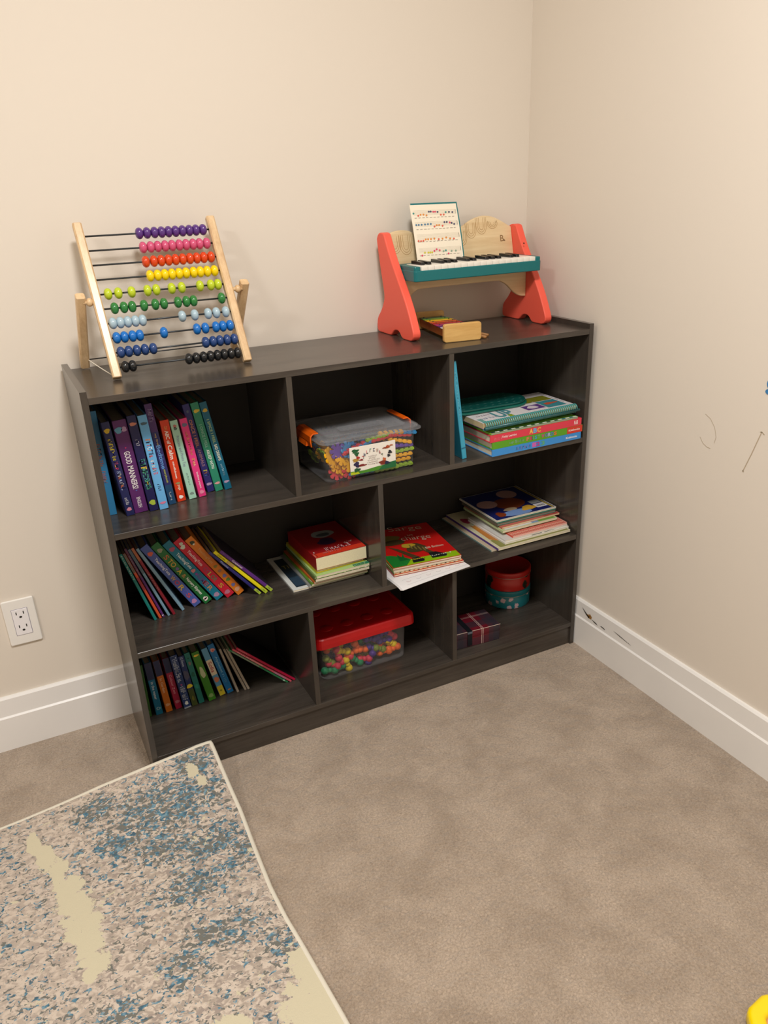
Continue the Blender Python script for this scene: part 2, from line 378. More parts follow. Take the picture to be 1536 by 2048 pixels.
# ------------------------------------------------------------------ toy piano
def smooth_closed(pts, n=6):
    out = []; L = len(pts)
    for i in range(L):
        p0, p1, p2, p3 = [Vector(pts[(i+j-1) % L]) for j in range(4)]
        for k in range(n):
            t = k/n; out.append(0.5*((2*p1)+(-p0+p2)*t+(2*p0-5*p1+4*p2-p3)*t*t+(-p0+3*p1-3*p2+p3)*t**3))
    return [tuple(p) for p in out]
def smooth_open(pts, n=6):
    out = []; L = len(pts)
    for i in range(L-1):
        p0, p1, p2, p3 = [Vector(pts[min(max(i+j-1, 0), L-1)]) for j in range(4)]
        for k in range(n):
            t = k/n; out.append(0.5*((2*p1)+(-p0+p2)*t+(2*p0-5*p1+4*p2-p3)*t*t+(-p0+3*p1-3*p2+p3)*t**3))
    out.append(Vector(pts[-1])); return [tuple(p) for p in out]

def piano():
    p = empty('toy_piano', (0, 0, 0), 'coral and teal wooden toy piano on the right end of the shelf top', 'toy piano')
    prof = [(0.249, 1.130), (0.255, 1.1360), (0.267, 1.1378), (0.279, 1.1355), (0.287, 1.127), (0.2885, 1.115),
            (0.275, 1.055), (0.2605, 0.998), (0.2665, 0.975), (0.281, 0.956), (0.298, 0.940), (0.3045, 0.927), (0.305, 0.909), (0.298, 0.9025),
            (0.280, 0.9016), (0.236, 0.9016), (0.226, 0.905), (0.215, 0.9135), (0.204, 0.9172), (0.192, 0.9172), (0.183, 0.913), (0.176, 0.9065), (0.168, 0.9022),
            (0.150, 0.9014), (0.128, 0.9022), (0.117, 0.908), (0.1130, 0.917), (0.1170, 0.930), (0.137, 0.968), (0.160, 1.003), (0.189, 1.041), (0.217, 1.078), (0.237, 1.109)]
    pr = smooth_closed(prof, 3)
    for x in (0.7575, 1.1375):
        MB().prism(pr, 0, x, x+0.0205, CORAL, bev=0.0028, seg=3).build('side_leg', p)
    # screw holes on the inner face of the right leg
    for y, z in ((0.2135, 1.093), (0.197, 1.034)):
        MB().lathe([(0.0022, -0.0006), (0.0022, 0.0003)], SLOT, (1.1372, y, z), 0, 10).build('screw', p)
    # scalloped music board leaning with the legs
    top = smooth_open([(0.0, 0.130), (0.012, 0.1385), (0.034, 0.1425), (0.060, 0.1400), (0.085, 0.1265), (0.105, 0.1215), (0.135, 0.129), (0.165, 0.1275), (0.185, 0.1285), (0.212, 0.1420),
                       (0.243, 0.1570), (0.275, 0.1645), (0.305, 0.1610), (0.330, 0.1500), (0.350, 0.1385), (0.359, 0.1345)], 5)
    poly = [(0, 0.02)] + top + [(0.359, 0.02)]
    lean = 0.22
    base = Vector((0.7783, 0.2435, 1.0)); yv = Vector((0, lean, 1)).normalized()
    M = Matrix((Vector((1, 0, 0)), Vector((0, 1, 0)) , yv)).transposed().to_4x4(); M.translation = base
    b = MB().prism(poly, 1, 0.0, 0.0085, PLY, M, bev=0.0012, seg=1)
    groove = mat('burnt_groove', 'b08a58', 0.7, 0.2); logo = mat('logo_brown', '8b6844', 0.7, 0.2)
    f = -0.0004
    def arc(cx, cz, rx, rz, w, a0=180, a1=360, ext=0.0, n=18):
        pts = [(cx-rx, cz+ext)] + [(cx+rx*math.cos(R(a0+(a1-a0)*i/n)), cz+rz*math.sin(R(a0+(a1-a0)*i/n))) for i in range(n+1)] + [(cx+rx, cz+ext)]
        for q0, q1 in zip(pts[:-1], pts[1:]):
            d = Vector((q1[0]-q0[0], 0, q1[1]-q0[1]))
            if d.length < 1e-6: continue
            n_ = Vector((-d.z, 0, d.x)).normalized()*w/2; A = Vector((q0[0], f, q0[1])); B = Vector((q1[0], f, q1[1]))
            b.add([A-n_, A+n_, B+n_, B-n_], [(0, 1, 2, 3)], groove, M)
    for cx, cz, e in ((0.047, 0.108, 0.024), (0.017, 0.112, 0.018)):
        for k in (1, 0.72, 0.42): arc(cx, cz, 0.0165*k, 0.019*k+0.003, 0.0009, ext=e)
    for cx, cz, e in ((0.236, 0.134, 0.016), (0.268, 0.142, 0.019), (0.207, 0.118, 0.014)):
        for k in (1, 0.72, 0.42): arc(cx, cz, 0.0155*k, 0.018*k+0.003, 0.0009, ext=e)
    for k in (1, 0.7, 0.4): arc(0.302, 0.1455, 0.015*k, 0.0125*k, 0.0009, 150, 390)
    b.text('B.', (0.322, f, 0.100), (0.0145, 0, 0), (0, 0, 0.0155), logo, M)
    b.text('a', (0.330, f, 0.1005), (0.006, 0, 0), (0, 0, 0.005), logo, M)
    b.build('music_board', p)
    # lower brace with a wide arched cut-out
    low = [(0.7785, 1.042), (0.7785, 0.982)] + smooth_open([(0.784, 0.9805), (0.790, 0.984), (0.799, 0.994), (0.812, 1.0035), (0.835, 1.009), (0.95, 1.0095), (1.045, 1.0095), (1.062, 1.006), (1.079, 0.9965), (1.098, 0.979), (1.118, 0.9675), (1.136, 0.965)], 4) + [(1.1372, 0.965), (1.1372, 1.042)]
    MB().prism(low, 1, 0.200, 0.2085, PLY, bev=0.0012, seg=1).build('brace', p)
    # keyboard body
    k = MB()
    def rr(x0, x1, y0, y1, r, n=5):
        pts = []
        for cx, cy, a in ((x0+r, y0+r, 180), (x1-r, y0+r, 270), (x1-r, y1-r, 0), (x0+r, y1-r, 90)):
            for i in range(n+1): pts.append((cx+r*math.cos(R(a+90*i/n)), cy+r*math.sin(R(a+90*i/n))))
        return pts
    k.prism(rr(0.7785, 1.137, 0.1365, 0.2405, 0.008), 2, 1.0325, 1.0575, TEAL, bev=0.0025, seg=3)
    # end cheeks and rear deck stand higher than the key bed
    k.prism(rr(0.7795, 0.796, 0.1395, 0.2395, 0.005), 2, 1.056, 1.0660, TEAL, bev=0.0018, seg=2)
    k.prism(rr(1.1195, 1.1362, 0.1395, 0.2395, 0.005), 2, 1.056, 1.0660, TEAL, bev=0.0018, seg=2)
    k.box((0.79, 0.213, 1.055), (1.125, 0.2395, 1.0660), TEAL, bev=0.0015)
    k.build('keyboard_body', p)
    n = 18; x0, x1 = 0.7965, 1.119; w = (x1-x0)/n
    w0 = None
    for i in range(n):
        key = MB().box((x0+i*w+0.0003, 0.1380, 1.0560), (x0+(i+1)*w-0.0003, 0.2125, 1.0668), WHITEP, bev=0.0008).build('white_key', p)
    pat = [0, 1, 3, 4, 5, 7, 8, 10, 11, 12, 14, 15]
    for i in pat:
        x = x0+(i+1)*w
        MB().prism([(0.161, 1.0655), (0.2125, 1.0655), (0.2125, 1.0742), (0.1645, 1.0732)], 0, x-0.0048, x+0.0048, BLACKP, bev=0.0007, seg=1).build('black_key', p)
piano()

def music_book():
    o = empty('songbook', (0.8285, 0.2165, 1.0625), 'open song sheet with coloured notes leaning on the toy piano music board', 'songbook')
    # local: x right, z up the page, y away
    base = Vector((0.8285, 0.2165, 1.0680)); up = Vector((0.0095, 0.0535, 0.1305)); H = 0.137
    X = Vector((0.1335, 0, -0.001)); 
    def P(u, v, off=0.0):
        curl = 0.0025*math.sin(math.pi*v)
        return X*u + up*v + Vector((0, -curl-off, -0.0))
    c = paint('0f6f73', 0.4); g = MB(); n = 10
    def sheet(mb, u0, u1, v0, v1, off, th, m):
        vs = []; fs = []
        for j in range(n+1):
            v = v0+(v1-v0)*j/n
            jag = 0
            vs += [P(u0+jag, v, off), P(u1, v, off), P(u1, v, off-th), P(u0+jag, v, off-th)]
        for j in range(n):
            a = j*4; b = a+4
            for q in range(4): fs.append((a+q, a+(q+1) % 4, b+(q+1) % 4, b+q))
        fs += [(0, 3, 2, 1), (n*4, n*4+1, n*4+2, n*4+3)]
        mb.add(vs, fs, m)
    sheet(g, 0.03, 1.0, 0.0, 1.0, 0.0, 0.001, c); g.build('back_cover', o)
    pg = MB(); sheet(pg, 0.0, 0.968, 0.0, 0.972, 0.002, 0.0016, mat('song_page', 'efe6d2', 0.6, 0.3))
    line = mat('staff_line', 'b5aa94', 0.7, 0.2); txt = mat('lyric_ink', '8a8274', 0.7, 0.2)
    nc = {'t': '3f8f86', 'r': 'd8604a', 'o': 'd98a3c', 'n': '4a4a66', 'p': 'd34a66', 'y': 'c9bd3a', 'g': '8aa38c', 'b': '4c7a9a'}
    def dot(u, v, cc):
        pg.blob(P(u, v, 0.0028), Vector((0.0026, 0, 0.0002)), up.normalized()*0.0024, paint(nc[cc], 0.6, 'note'), n=8)
    stav = [0.80, 0.605, 0.395, 0.16]
    for s_ in stav:
        for q in range(5):
            v = s_+q*0.018
            pg.add([P(0.05, v, 0.0025), P(0.93, v, 0.0025), P(0.93, v+0.0018, 0.0025), P(0.05, v+0.0018, 0.0025)], [(0, 1, 2, 3)], line)
        for i in range(11):
            u = 0.06+i*0.078; pg.add([P(u, s_-0.052, 0.0025), P(u+rnd.uniform(.03, .06), s_-0.052, 0.0025), P(u+.055, s_-0.045, 0.0025), P(u, s_-0.045, 0.0025)], [(0, 1, 2, 3)], txt)
        pg.add([P(0.926, s_, 0.0025), P(0.934, s_, 0.0025), P(0.934, s_+0.073, 0.0025), P(0.926, s_+0.073, 0.0025)], [(0, 1, 2, 3)], txt)
    for u, v, cc in [(.05,.83,'t'),(.14,.79,'r'),(.19,.805,'o'),(.25,.805,'o'),(.31,.79,'o'),(.37,.85,'n'),(.41,.85,'n'),(.46,.845,'p'),(.5,.845,'p'),(.55,.84,'n'),(.61,.79,'r'),(.67,.79,'r'),(.72,.83,'t'),(.79,.83,'n'),(.86,.825,'n')]: dot(u, v, cc)
    for u, v, cc in [(.07,.635,'b'),(.12,.635,'b'),(.18,.635,'b'),(.25,.637,'b'),(.31,.64,'b'),(.37,.64,'b'),(.44,.595,'r'),(.49,.615,'o'),(.54,.615,'o'),(.61,.60,'r'),(.66,.66,'n'),(.71,.66,'n'),(.77,.65,'p'),(.81,.64,'n'),(.86,.62,'n')]: dot(u, v, cc)
    for u, v, cc in [(.07,.365,'r'),(.12,.36,'r'),(.17,.365,'r'),(.22,.385,'o'),(.27,.385,'o'),(.33,.385,'o'),(.40,.39,'o'),(.49,.375,'r'),(.57,.38,'o'),(.65,.395,'o'),(.73,.375,'o'),(.81,.37,'r')]: dot(u, v, cc)
    for u, v, cc in [(.11,.115,'p'),(.17,.16,'y'),(.24,.158,'y'),(.28,.158,'y'),(.32,.158,'y'),(.37,.18,'p'),(.42,.205,'p'),(.48,.185,'p'),(.56,.165,'g'),(.61,.175,'t'),(.66,.12,'p'),(.73,.16,'g'),(.82,.16,'g')]: dot(u, v, cc)
    pg.build('page', o)
    o.location = base
music_book()

def xylophone():
    o = empty('xylophone', (0, 0, 0), 'small wooden xylophone with coloured bars lying under the toy piano', 'xylophone')
    ang = math.atan2(0.029, 0.212)
    M = Matrix.Translation((0.857, 0.0535, Z1+0.0004)) @ Matrix.Rotation(-ang, 4, 'Z')
    def rrz(x0, x1, z0, z1, r, n=5):
        pts = []
        for cx, cz, a in ((x0+r, z0+r, 180), (x1-r, z0+r, 270), (x1-r, z1-r, 0), (x0+r, z1-r, 90)):
            for i in range(n+1): pts.append((cx+r*math.cos(R(a+90*i/n)), cz+r*math.sin(R(a+90*i/n))))
        return pts
    MB().prism(rrz(-0.047, 0.047, 0, 0.0415, 0.006), 1, 0, 0.0125, MAPLE, M, bev=0.0018, seg=2).build('end_block', o)
    MB().prism(rrz(-0.039, 0.039, 0, 0.0415, 0.006), 1, 0.206, 0.218, MAPLE, M, bev=0.0018, seg=2).build('end_block', o)
    for sgn in (-1, 1):
        MB().add([(sgn*0.036, 0.0125, 0.008), (sgn*0.030, 0.0125, 0.008), (sgn*0.022, 0.206, 0.008), (sgn*0.028, 0.206, 0.008),
                  (sgn*0.036, 0.0125, 0.026), (sgn*0.030, 0.0125, 0.026), (sgn*0.022, 0.206, 0.026), (sgn*0.028, 0.206, 0.026)],
                 [(0, 1, 2, 3), (4, 7, 6, 5), (0, 4, 5, 1), (1, 5, 6, 2), (2, 6, 7, 3), (3, 7, 4, 0)], RAILW, M).build('side_rail', o)
    cols = ['e9e6e2', '5a2670', 'a82a66', 'b52a22', 'd2601e', 'e6b80c', '5f8f2e', '1f4f3c']
    for i, c in enumerate(cols):
        y = 0.022+i*0.0228; hw = 0.041-i*0.0012
        b = MB().box((-hw, y, 0.0275), (hw, y+0.0185, 0.0298), mat('bar_'+c, c, 0.25, 0.5, coat=0.3), M, bev=0.0006)
        for x in (-hw*0.72, hw*0.72):
            b.sphere((x, y+0.009, 0.0305), 0.002, WIRE, (1, 1, 0.7), M, 8, 6)
        b.build('tone_bar', o)
xylophone()
for i, (x, y) in enumerate(((0.9165, 0.048), (0.934, 0.066))):
    m = MB(); d = Vector((-0.10, 0.99, 0)); p = Vector((x, y, Z1+0.0042)); dk = mat('mallet_wood', '9a6c3c', 0.5, 0.4)
    m.tube([p, p+d*0.15], 0.0036, dk, 12); m.sphere(p+d*0.155+Vector((0, 0, 0.0035)), 0.0075, dk)
    tag(m.build('mallet'), ('wooden mallet poking out beside the xylophone, the one nearer the front edge', 'wooden mallet beside the xylophone, the one farther right')[i], 'mallet', 'xylophone mallets')

# ------------------------------------------------------------------ books
def book(x, y, z, h, t, d, th, col, label, deco=(), hard=True, group=None, name='book', cat='book', side=None, back=None, pages='a89c86'):
    """upright book: spine on local y=0, lower left spine corner at the given point, leaning th degrees (negative = to the left)"""
    o = empty(name, (x, y, z+0.0004), label, cat, group, (0, R(th), 0))
    c = paint(col, 0.42); cb = MB(); bt = 0.0022 if (hard and t > 0.008) else 0.0007
    rs = 0.0012
    prof = [(0, 0.0012), (0.0006, 0.0003), (0.0016, 0), (t-0.0016, 0), (t-0.0006, 0.0003), (t, 0.0012), (t, d), (t-bt, d), (t-bt, bt+0.0004), (bt, bt+0.0004), (bt, d), (0, d)]
    cb.prism(prof, 2, 0, h, c)
    if side:   # a front cover whose colour differs from the spine
        cb.quad((-0.0003, d, 0.001), (0, -d+0.002, 0), (0, 0, h-0.002), paint(side, 0.42))
    if back:  # dark right-hand cover, shade beside the book painted into its colour
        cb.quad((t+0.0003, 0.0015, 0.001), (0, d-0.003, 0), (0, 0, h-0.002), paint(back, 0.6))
    e = -0.0004; mid = t/2
    for q in deco:
        if q[0] == 't':    # text, start, end (fractions from the top), size fraction, colour
            _, s_, a, b, sz, cc = q; hh = t*sz
            cb.text(s_, (mid-hh/2, e, h*(1-a)), (0, 0, -h*(b-a)), (hh, 0, 0), paint(cc, 0.5, 'ink'), bold=0.015)
        elif q[0] == 's':  # scrawl of n letters
            _, n, a, b, sz, cs, sd = q; hh = t*sz
            cb.scrawl((mid-hh/2, e, h*(1-a)), (0, 0, -h*(b-a)), (hh, 0, 0), n, [paint(k, 0.5, 'ink') for k in cs], seed=sd)
        elif q[0] == 'b':  # blob
            _, a, rx, rz, cc, sd = q[:6]
            cb.blob((mid+(q[6] if len(q) > 6 else 0)*t, e-0.0001*(1+sd % 3), h*(1-a)), (rx*t, 0, 0), (0, 0, rz*t), paint(cc, 0.5, 'ink'), wob=0.10, seed=sd)
        elif q[0] == 'r':  # coloured band
            _, a, b, cc = q
            cb.quad((0.0004, -0.00015, h*(1-b)), (t-0.0008, 0, 0), (0, 0, h*(b-a)), paint(cc, 0.42))
    cb.build('cover', o)
    pb = MB(); g = 0.0025 if hard else 0.0003
    pb.box((bt+0.0002, bt+0.0008, g), (t-bt-0.0002, d-g, h-g), mat('pages_'+pages, pages, 0.8, 0.2, vary=(350, 0.12)))
    pb.build('pages', o)
    return o
def settle(rows, ith):
    """nudge each book to the right until it no longer cuts into the ones before it"""
    def quad(x, h, t, th):
        c, s_ = math.cos(R(th)), math.sin(R(th)); m = 0.0004
        P = lambda a, b: (x+a*c+b*s_, -a*s_+b*c)
        return [P(-m, 0), P(t+m, 0), P(t+m, h), P(-m, h)]
    def hit(A, B):
        for Q in (A, B):
            for i in range(4):
                ex, ez = Q[(i+1) % 4][0]-Q[i][0], Q[(i+1) % 4][1]-Q[i][1]; n = (-ez, ex)
                a = [p[0]*n[0]+p[1]*n[1] for p in A]; b = [p[0]*n[0]+p[1]*n[1] for p in B]
                if max(a) <= min(b) or max(b) <= min(a): return False
        return True
    out = []; placed = []
    for q in rows:
        q = list(q)
        for _ in range(60):
            me = quad(q[0], q[2], q[3], q[ith])
            if not any(hit(me, o) for o in placed): break
            q[0] += 0.0002
        placed.append(me); out.append(tuple(q))
    return out
G1 = 'picture books standing in the top left compartment'
YB = 0.294
# --- top left compartment
row1 = [
 (0.0163, 0.112, 0.224, 0.0205, 'r', -0.9, '2f7fb0', 'large light blue picture book leaning flat against the left side panel, top left compartment', [('s', 10, .30, .52, .4, ['a8553f', 'b0704a'], 3), ('s', 6, .56, .68, .4, ['c0653a'], 5)], {}),
 (0.0502, 0.0875, 0.205, 0.0170, '', -5.0, '1d2358', 'navy hardback with a yellow flower and yellow and pink spine lettering', [('b', .09, .32, .30, 'd8b62c', 2), ('s', 9, .17, .40, .45, ['d5c030'], 7), ('s', 3, .41, .50, .45, ['d8406a', 'e0a030'], 8), ('s', 7, .51, .72, .45, ['a8b8e0', 'e8e0d0', 'e07a50'], 9), ('s', 5, .80, .88, .4, ['d8d8e0'], 4), ('b', .93, .30, .22, 'd98aa0', 5)], dict(side='7a5f7c')),
 (0.0694, 0.0932, 0.203, 0.0281, '', -3.8, '5b2468', 'thick purple hardback lettered GOOD MANNERS! in white', [('b', .10, .26, .24, '5f9fc0', 2, -.18), ('b', .10, .20, .18, 'b090b8', 5, .2), ('t', 'GOOD', .33, .46, .42, 'f2eef0'), ('t', 'MANNERS!', .485, .735, .42, 'f2eef0'), ('b', .29, .05, .05, 'd83a70', 3), ('b', .755, .06, .05, '5a6fc0', 1), ('t', 'ENGLISH', .83, .945, .28, 'e6e0e8')], {}),
 (0.1000, 0.0884, 0.210, 0.0186, '', -4.1, '16194f', 'dark navy hardback with green and yellow bubble lettering', [('b', .085, .36, .20, 'c9826c', 4), ('s', 4, .24, .31, .35, ['c8c8d8'], 2), ('s', 8, .44, .76, .62, ['3f8f88', '4f9fb0', 'd9c040', '3f8f88'], 11), ('s', 8, .45, .77, .5, ['5fb0a0', '49a080'], 13), ('b', .91, .34, .32, 'a8c040', 6)], {}),
 (0.1211, 0.0861, 0.208, 0.0185, '', -4.0, '68aee2', 'light blue hardback with orange and white spine lettering', [('b', .085, .34, .16, '3f5a6a', 4), ('s', 7, .24, .44, .5, ['e08a50', '28304a', 'd84a40', 'f0f0f0'], 3), ('s', 6, .46, .62, .46, ['f0efe8', 'd85a6a'], 6), ('s', 4, .72, .80, .3, ['3a5a80'], 2), ('b', .93, .34, .14, 'd47a9a', 2)], dict(side='5d5a34')),
 (0.1447, 0.1046, 0.225, 0.0154, '', -4.8, '2a2d6a', 'tall indigo hardback lettered Bedtime, its worn top edge taller than its neighbours', [('r', 0, .27, '4a2a68'), ('s', 9, .05, .17, .5, ['9a88b0'], 12), ('t', 'my first', .285, .40, .32, 'c9b070'), ('t', 'Bedtime', .40, .635, .55, '6aa0e0'), ('t', 'storybook', .64, .78, .36, 'c4c84a'), ('r', .80, 1.0, '1d4a70'), ('s', 6, .87, .96, .3, ['d0d8e0'], 8)], {}),
 (0.1645, 0.1117, 0.184, 0.0186, '', -3.6, 'd23a14', 'orange-red hardback lettered ABC of Calm in white', [('s', 3, .07, .12, .3, ['d8a060'], 5), ('t', 'ABC of', .125, .285, .42, 'f6efe6'), ('t', 'Calm', .30, .47, .48, 'f6efe6'), ('t', 'mindfulness', .50, .71, .22, 'f6efe6'), ('b', .77, .26, .14, '9a8a5a', 6), ('t', 'yoga', .79, .86, .28, 'e8dcc8'), ('b', .945, .24, .22, 'f3ece4', 3)], {}),
 (0.1907, 0.1139, 0.180, 0.0165, '', -5.5, 'a5d2bd', 'pale mint green hardback with thin grey spine lettering', [('b', .07, .20, .22, 'b8706a', 4), ('b', .10, .22, .20, '566a62', 7), ('t', 'Princess and Pirate Tea', .19, .58, .38, '8a9aa8'), ('s', 8, .66, .82, .18, ['7a9a90'], 3), ('b', .93, .28, .16, '7a9088', 5)], dict(side='5f8f7c')),
 (0.2132, 0.1153, 0.181, 0.0160, '', -6.0, 'e23a82', 'bright pink hardback with gold and white spine lettering', [('b', .08, .34, .26, '6a6a88', 3), ('s', 12, .16, .46, .34, ['d87a50', 'e09a60'], 4), ('s', 4, .50, .60, .42, ['ecc060', 'f0d0a0'], 9), ('t', 'bedtime prayers', .68, .89, .32, 'f8e8ee'), ('b', .94, .32, .26, 'e88aa8', 7)], {}),
 (0.2368, 0.1347, 0.206, 0.0160, '', -8.2, '2c2a70', 'indigo hardback with orange lettering ending in ANIMALS', [('b', .08, .16, .2, '55607a', 2), ('t', 'ONCE I FEEL', .17, .48, .42, 'c98a60'), ('t', 'ANIMALS', .50, .70, .40, 'a9808c'), ('s', 3, .74, .82, .5, ['c8c050', 'c07a50', '4a8ac0'], 3), ('b', .91, .38, .2, 'b8a0c4', 4)], {}),
 (0.2538, 0.1300, 0.208, 0.0173, '', -8.2, '2a8a6c', 'emerald green hardback with a yellow mark at the top of its spine', [('b', .09, .36, .22, 'd8c040', 8), ('t', 'I ONCE I FELL', .24, .50, .36, '8ab8a8'), ('t', 'ASLEEP WITH', .52, .74, .38, 'e6efe8'), ('b', .91, .34, .16, 'd9a0a0', 6)], {}),
 (0.2746, 0.1288, 0.207, 0.0160, '', -9.0, '0c6480', 'dark teal hardback with a gold bird, last in the row', [('b', .09, .34, .24, 'd0b03c', 5), ('t', 'I SPICE I FEEL', .19, .46, .36, 'a8c88a'), ('t', 'BAD DREAMS', .475, .66, .42, 'e6ecd8'), ('s', 8, .70, .84, .28, ['a8d0e0'], 4), ('b', .91, .36, .18, 'b098b8', 3)], {}),
]
for x, y, h, t, _, th, c, lb, dc, kw in settle(row1, 5):
    book(x, y, Z2, h, t, min(0.19, YB-y), th, c, lb, dc, group=G1, **kw)

# --- middle row left: thin and thick books leaning left
G2 = 'books leaning in the middle left compartment'
row2 = [
 (0.0737, 0.1247, 0.185, 0.0066, -15.3, '14807a', 'thin teal paperback, leftmost of the leaning books', [('s', 12, .02, .38, .5, ['b8c8c0'], 3)], False),
 (0.0852, 0.1270, 0.185, 0.0060, -16.5, 'd8552e', 'thin orange-red paperback leaning beside the teal one', [('r', 0, .28, '6a6058'), ('s', 10, .05, .3, .5, ['a89c90'], 4), ('r', .36, .55, 'a03040')], False),
 (0.0935, 0.1290, 0.195, 0.0052, -16.6, '5a2a72', 'thin purple paperback leaning between the orange one and the pale blue one', [('r', 0, .4, '5a2840'), ('s', 10, .1, .4, .5, ['a890a8'], 5), ('b', .97, .4, .3, 'e0e0e8', 3)], False),
 (0.1041, 0.1293, 0.193, 0.0060, -18.2, '7aa0b8', 'thin pale blue-grey booklet leaning left of the maroon one', [('r', 0, .35, '556a78')], False),
 (0.1155, 0.1286, 0.196, 0.0064, -19.4, '8a1c2c', 'thin maroon paperback with an orange spine top', [('r', 0, .18, 'b06a44'), ('s', 14, .30, .62, .4, ['c09a98'], 6)], False),
 (0.1345, 0.1373, 0.193, 0.0070, -23.7, '7fa4bc', 'thin pale blue-grey booklet standing alone left of the thick blue book', [], False),
 (0.1622, 0.1399, 0.200, 0.0190, -29.2, '4a5fa8', 'thick periwinkle blue TeachingTots book, leftmost of the five thick ones', [('b', .12, .3, .3, 'd8604a', 3), ('t', 'TeachingTots', .20, .47, .44, 'e4e8f2'), ('t', 'W', .50, .565, .5, 'c8a050'), ('t', 'O', .575, .64, .55, 'c83a48'), ('t', 'R', .66, .725, .6, 'd0b040'), ('t', 'D', .74, .80, .5, '5a5ac0'), ('t', 'S', .80, .86, .5, 'd04a50'), ('b', .93, .34, .3, 'b880b0', 5)], True),
 (0.1882, 0.1410, 0.2005, 0.0195, -30.1, '1c6b34', 'thick green book lettered Nursery Rhymes in white', [('b', .10, .28, .3, '9a9a80', 3), ('t', 'S', .19, .24, .6, 'c06a40'), ('t', 'TO', .26, .37, .6, 'c8a040'), ('b', .41, .2, .2, '6a5a90', 5), ('t', 'A', .43, .49, .55, 'd0b83a'), ('t', '&', .51, .56, .45, 'b08a50'), ('t', 'Nursery Rhymes', .58, .86, .46, 'e8ece4'), ('b', .94, .28, .3, 'e8dcd8', 7), ('b', .94, .22, .1, 'b03a3a', 4)], True),
 (0.2153, 0.1440, 0.1985, 0.0205, -31.3, '10748e', 'thick teal TeachingTots book between the green and the red ones', [('b', .11, .3, .28, 'a8506a', 3), ('t', 'TeachingTots', .19, .45, .44, 'e6eef0'), ('b', .49, .24, .24, 'c87a80', 4), ('b', .55, .14, .14, '8a3a90', 5), ('t', 'NUMB', .57, .72, .5, '6a4a90'), ('t', 'E', .69, .76, .5, 'c04a50'), ('t', 'R', .78, .84, .5, 'd08a50'), ('b', .93, .32, .3, 'a888a8', 6)], True),
 (0.2430, 0.1434, 0.2005, 0.0205, -31.6, 'c41c34', 'thick crimson TeachingTots book beside the orange one', [('b', .07, .2, .22, 'c8d0c0', 3, .05), ('b', .115, .28, .26, 'd4dccc', 2, -.05), ('t', 'TeachingTots', .19, .45, .44, 'f0dcdc'), ('t', 'CO', .49, .58, .5, '8a4a70'), ('t', 'L', .58, .63, .5, 'c8b040'), ('t', 'OR', .63, .72, .5, '5a7a60'), ('t', 'S', .78, .84, .5, 'c8a040'), ('b', .93, .32, .28, 'b87088', 6)], True),
 (0.2711, 0.1436, 0.1990, 0.0191, -31.9, 'd87a1e', 'thick orange TeachingTots book, last of the five thick ones', [('b', .075, .26, .3, '2e3a20', 3), ('b', .10, .12, .12, 'd8dccc', 4), ('t', 'TeachingTots', .18, .44, .38, 'e0a868'), ('b', .50, .24, .2, '8a7a30', 3), ('b', .58, .24, .2, '9a6a50', 4), ('b', .67, .26, .24, '6a6aa0', 5), ('b', .74, .26, .24, '5a8030', 6), ('b', .84, .24, .24, '6a6a9a', 7), ('b', .92, .34, .3, 'd09a78', 8)], True),
 (0.3180, 0.1206, 0.1735, 0.0072, -38.2, '24246e', 'thin navy workbook with a lime spine foot', [('r', .88, 1, 'a8c040'), ('s', 12, .03, .2, .45, ['5a5aa0'], 3), ('t', 'Phonics', .21, .36, .6, 'a8b0d8'), ('s', 2, .92, .97, .4, ['5a7a20'], 3)], False),
 (0.3311, 0.1180, 0.1760, 0.0078, -39.4, 'e6da10', 'thin bright yellow workbook with a lime spine foot', [('r', .88, 1, 'b4c838'), ('s', 9, .06, .2, .5, ['8a7a10'], 5), ('r', .23, .36, 'b89a58'), ('s', 2, .92, .97, .4, ['6a8a20'], 3)], False),
 (0.3452, 0.1214, 0.1725, 0.0082, -40.2, '5c2a80', 'thin purple workbook with a lime spine foot, rightmost of the leaning ones', [('r', .88, 1, 'a8c040'), ('s', 10, .05, .2, .4, ['8a60a8'], 3), ('t', 'Grammar', .22, .42, .62, 'e8def0'), ('s', 2, .92, .97, .4, ['5a7a20'], 3)], False),
]
for x, y, h, t, th, c, lb, dc, hd in settle(row2, 4):
    book(x, y, Z3, h, t, min(0.165, YB-y), th, c, lb, dc, hd, G2, back='221c28' if 'purple workbook' in lb else None)  # purple workbook's right cover painted dark as if in shade

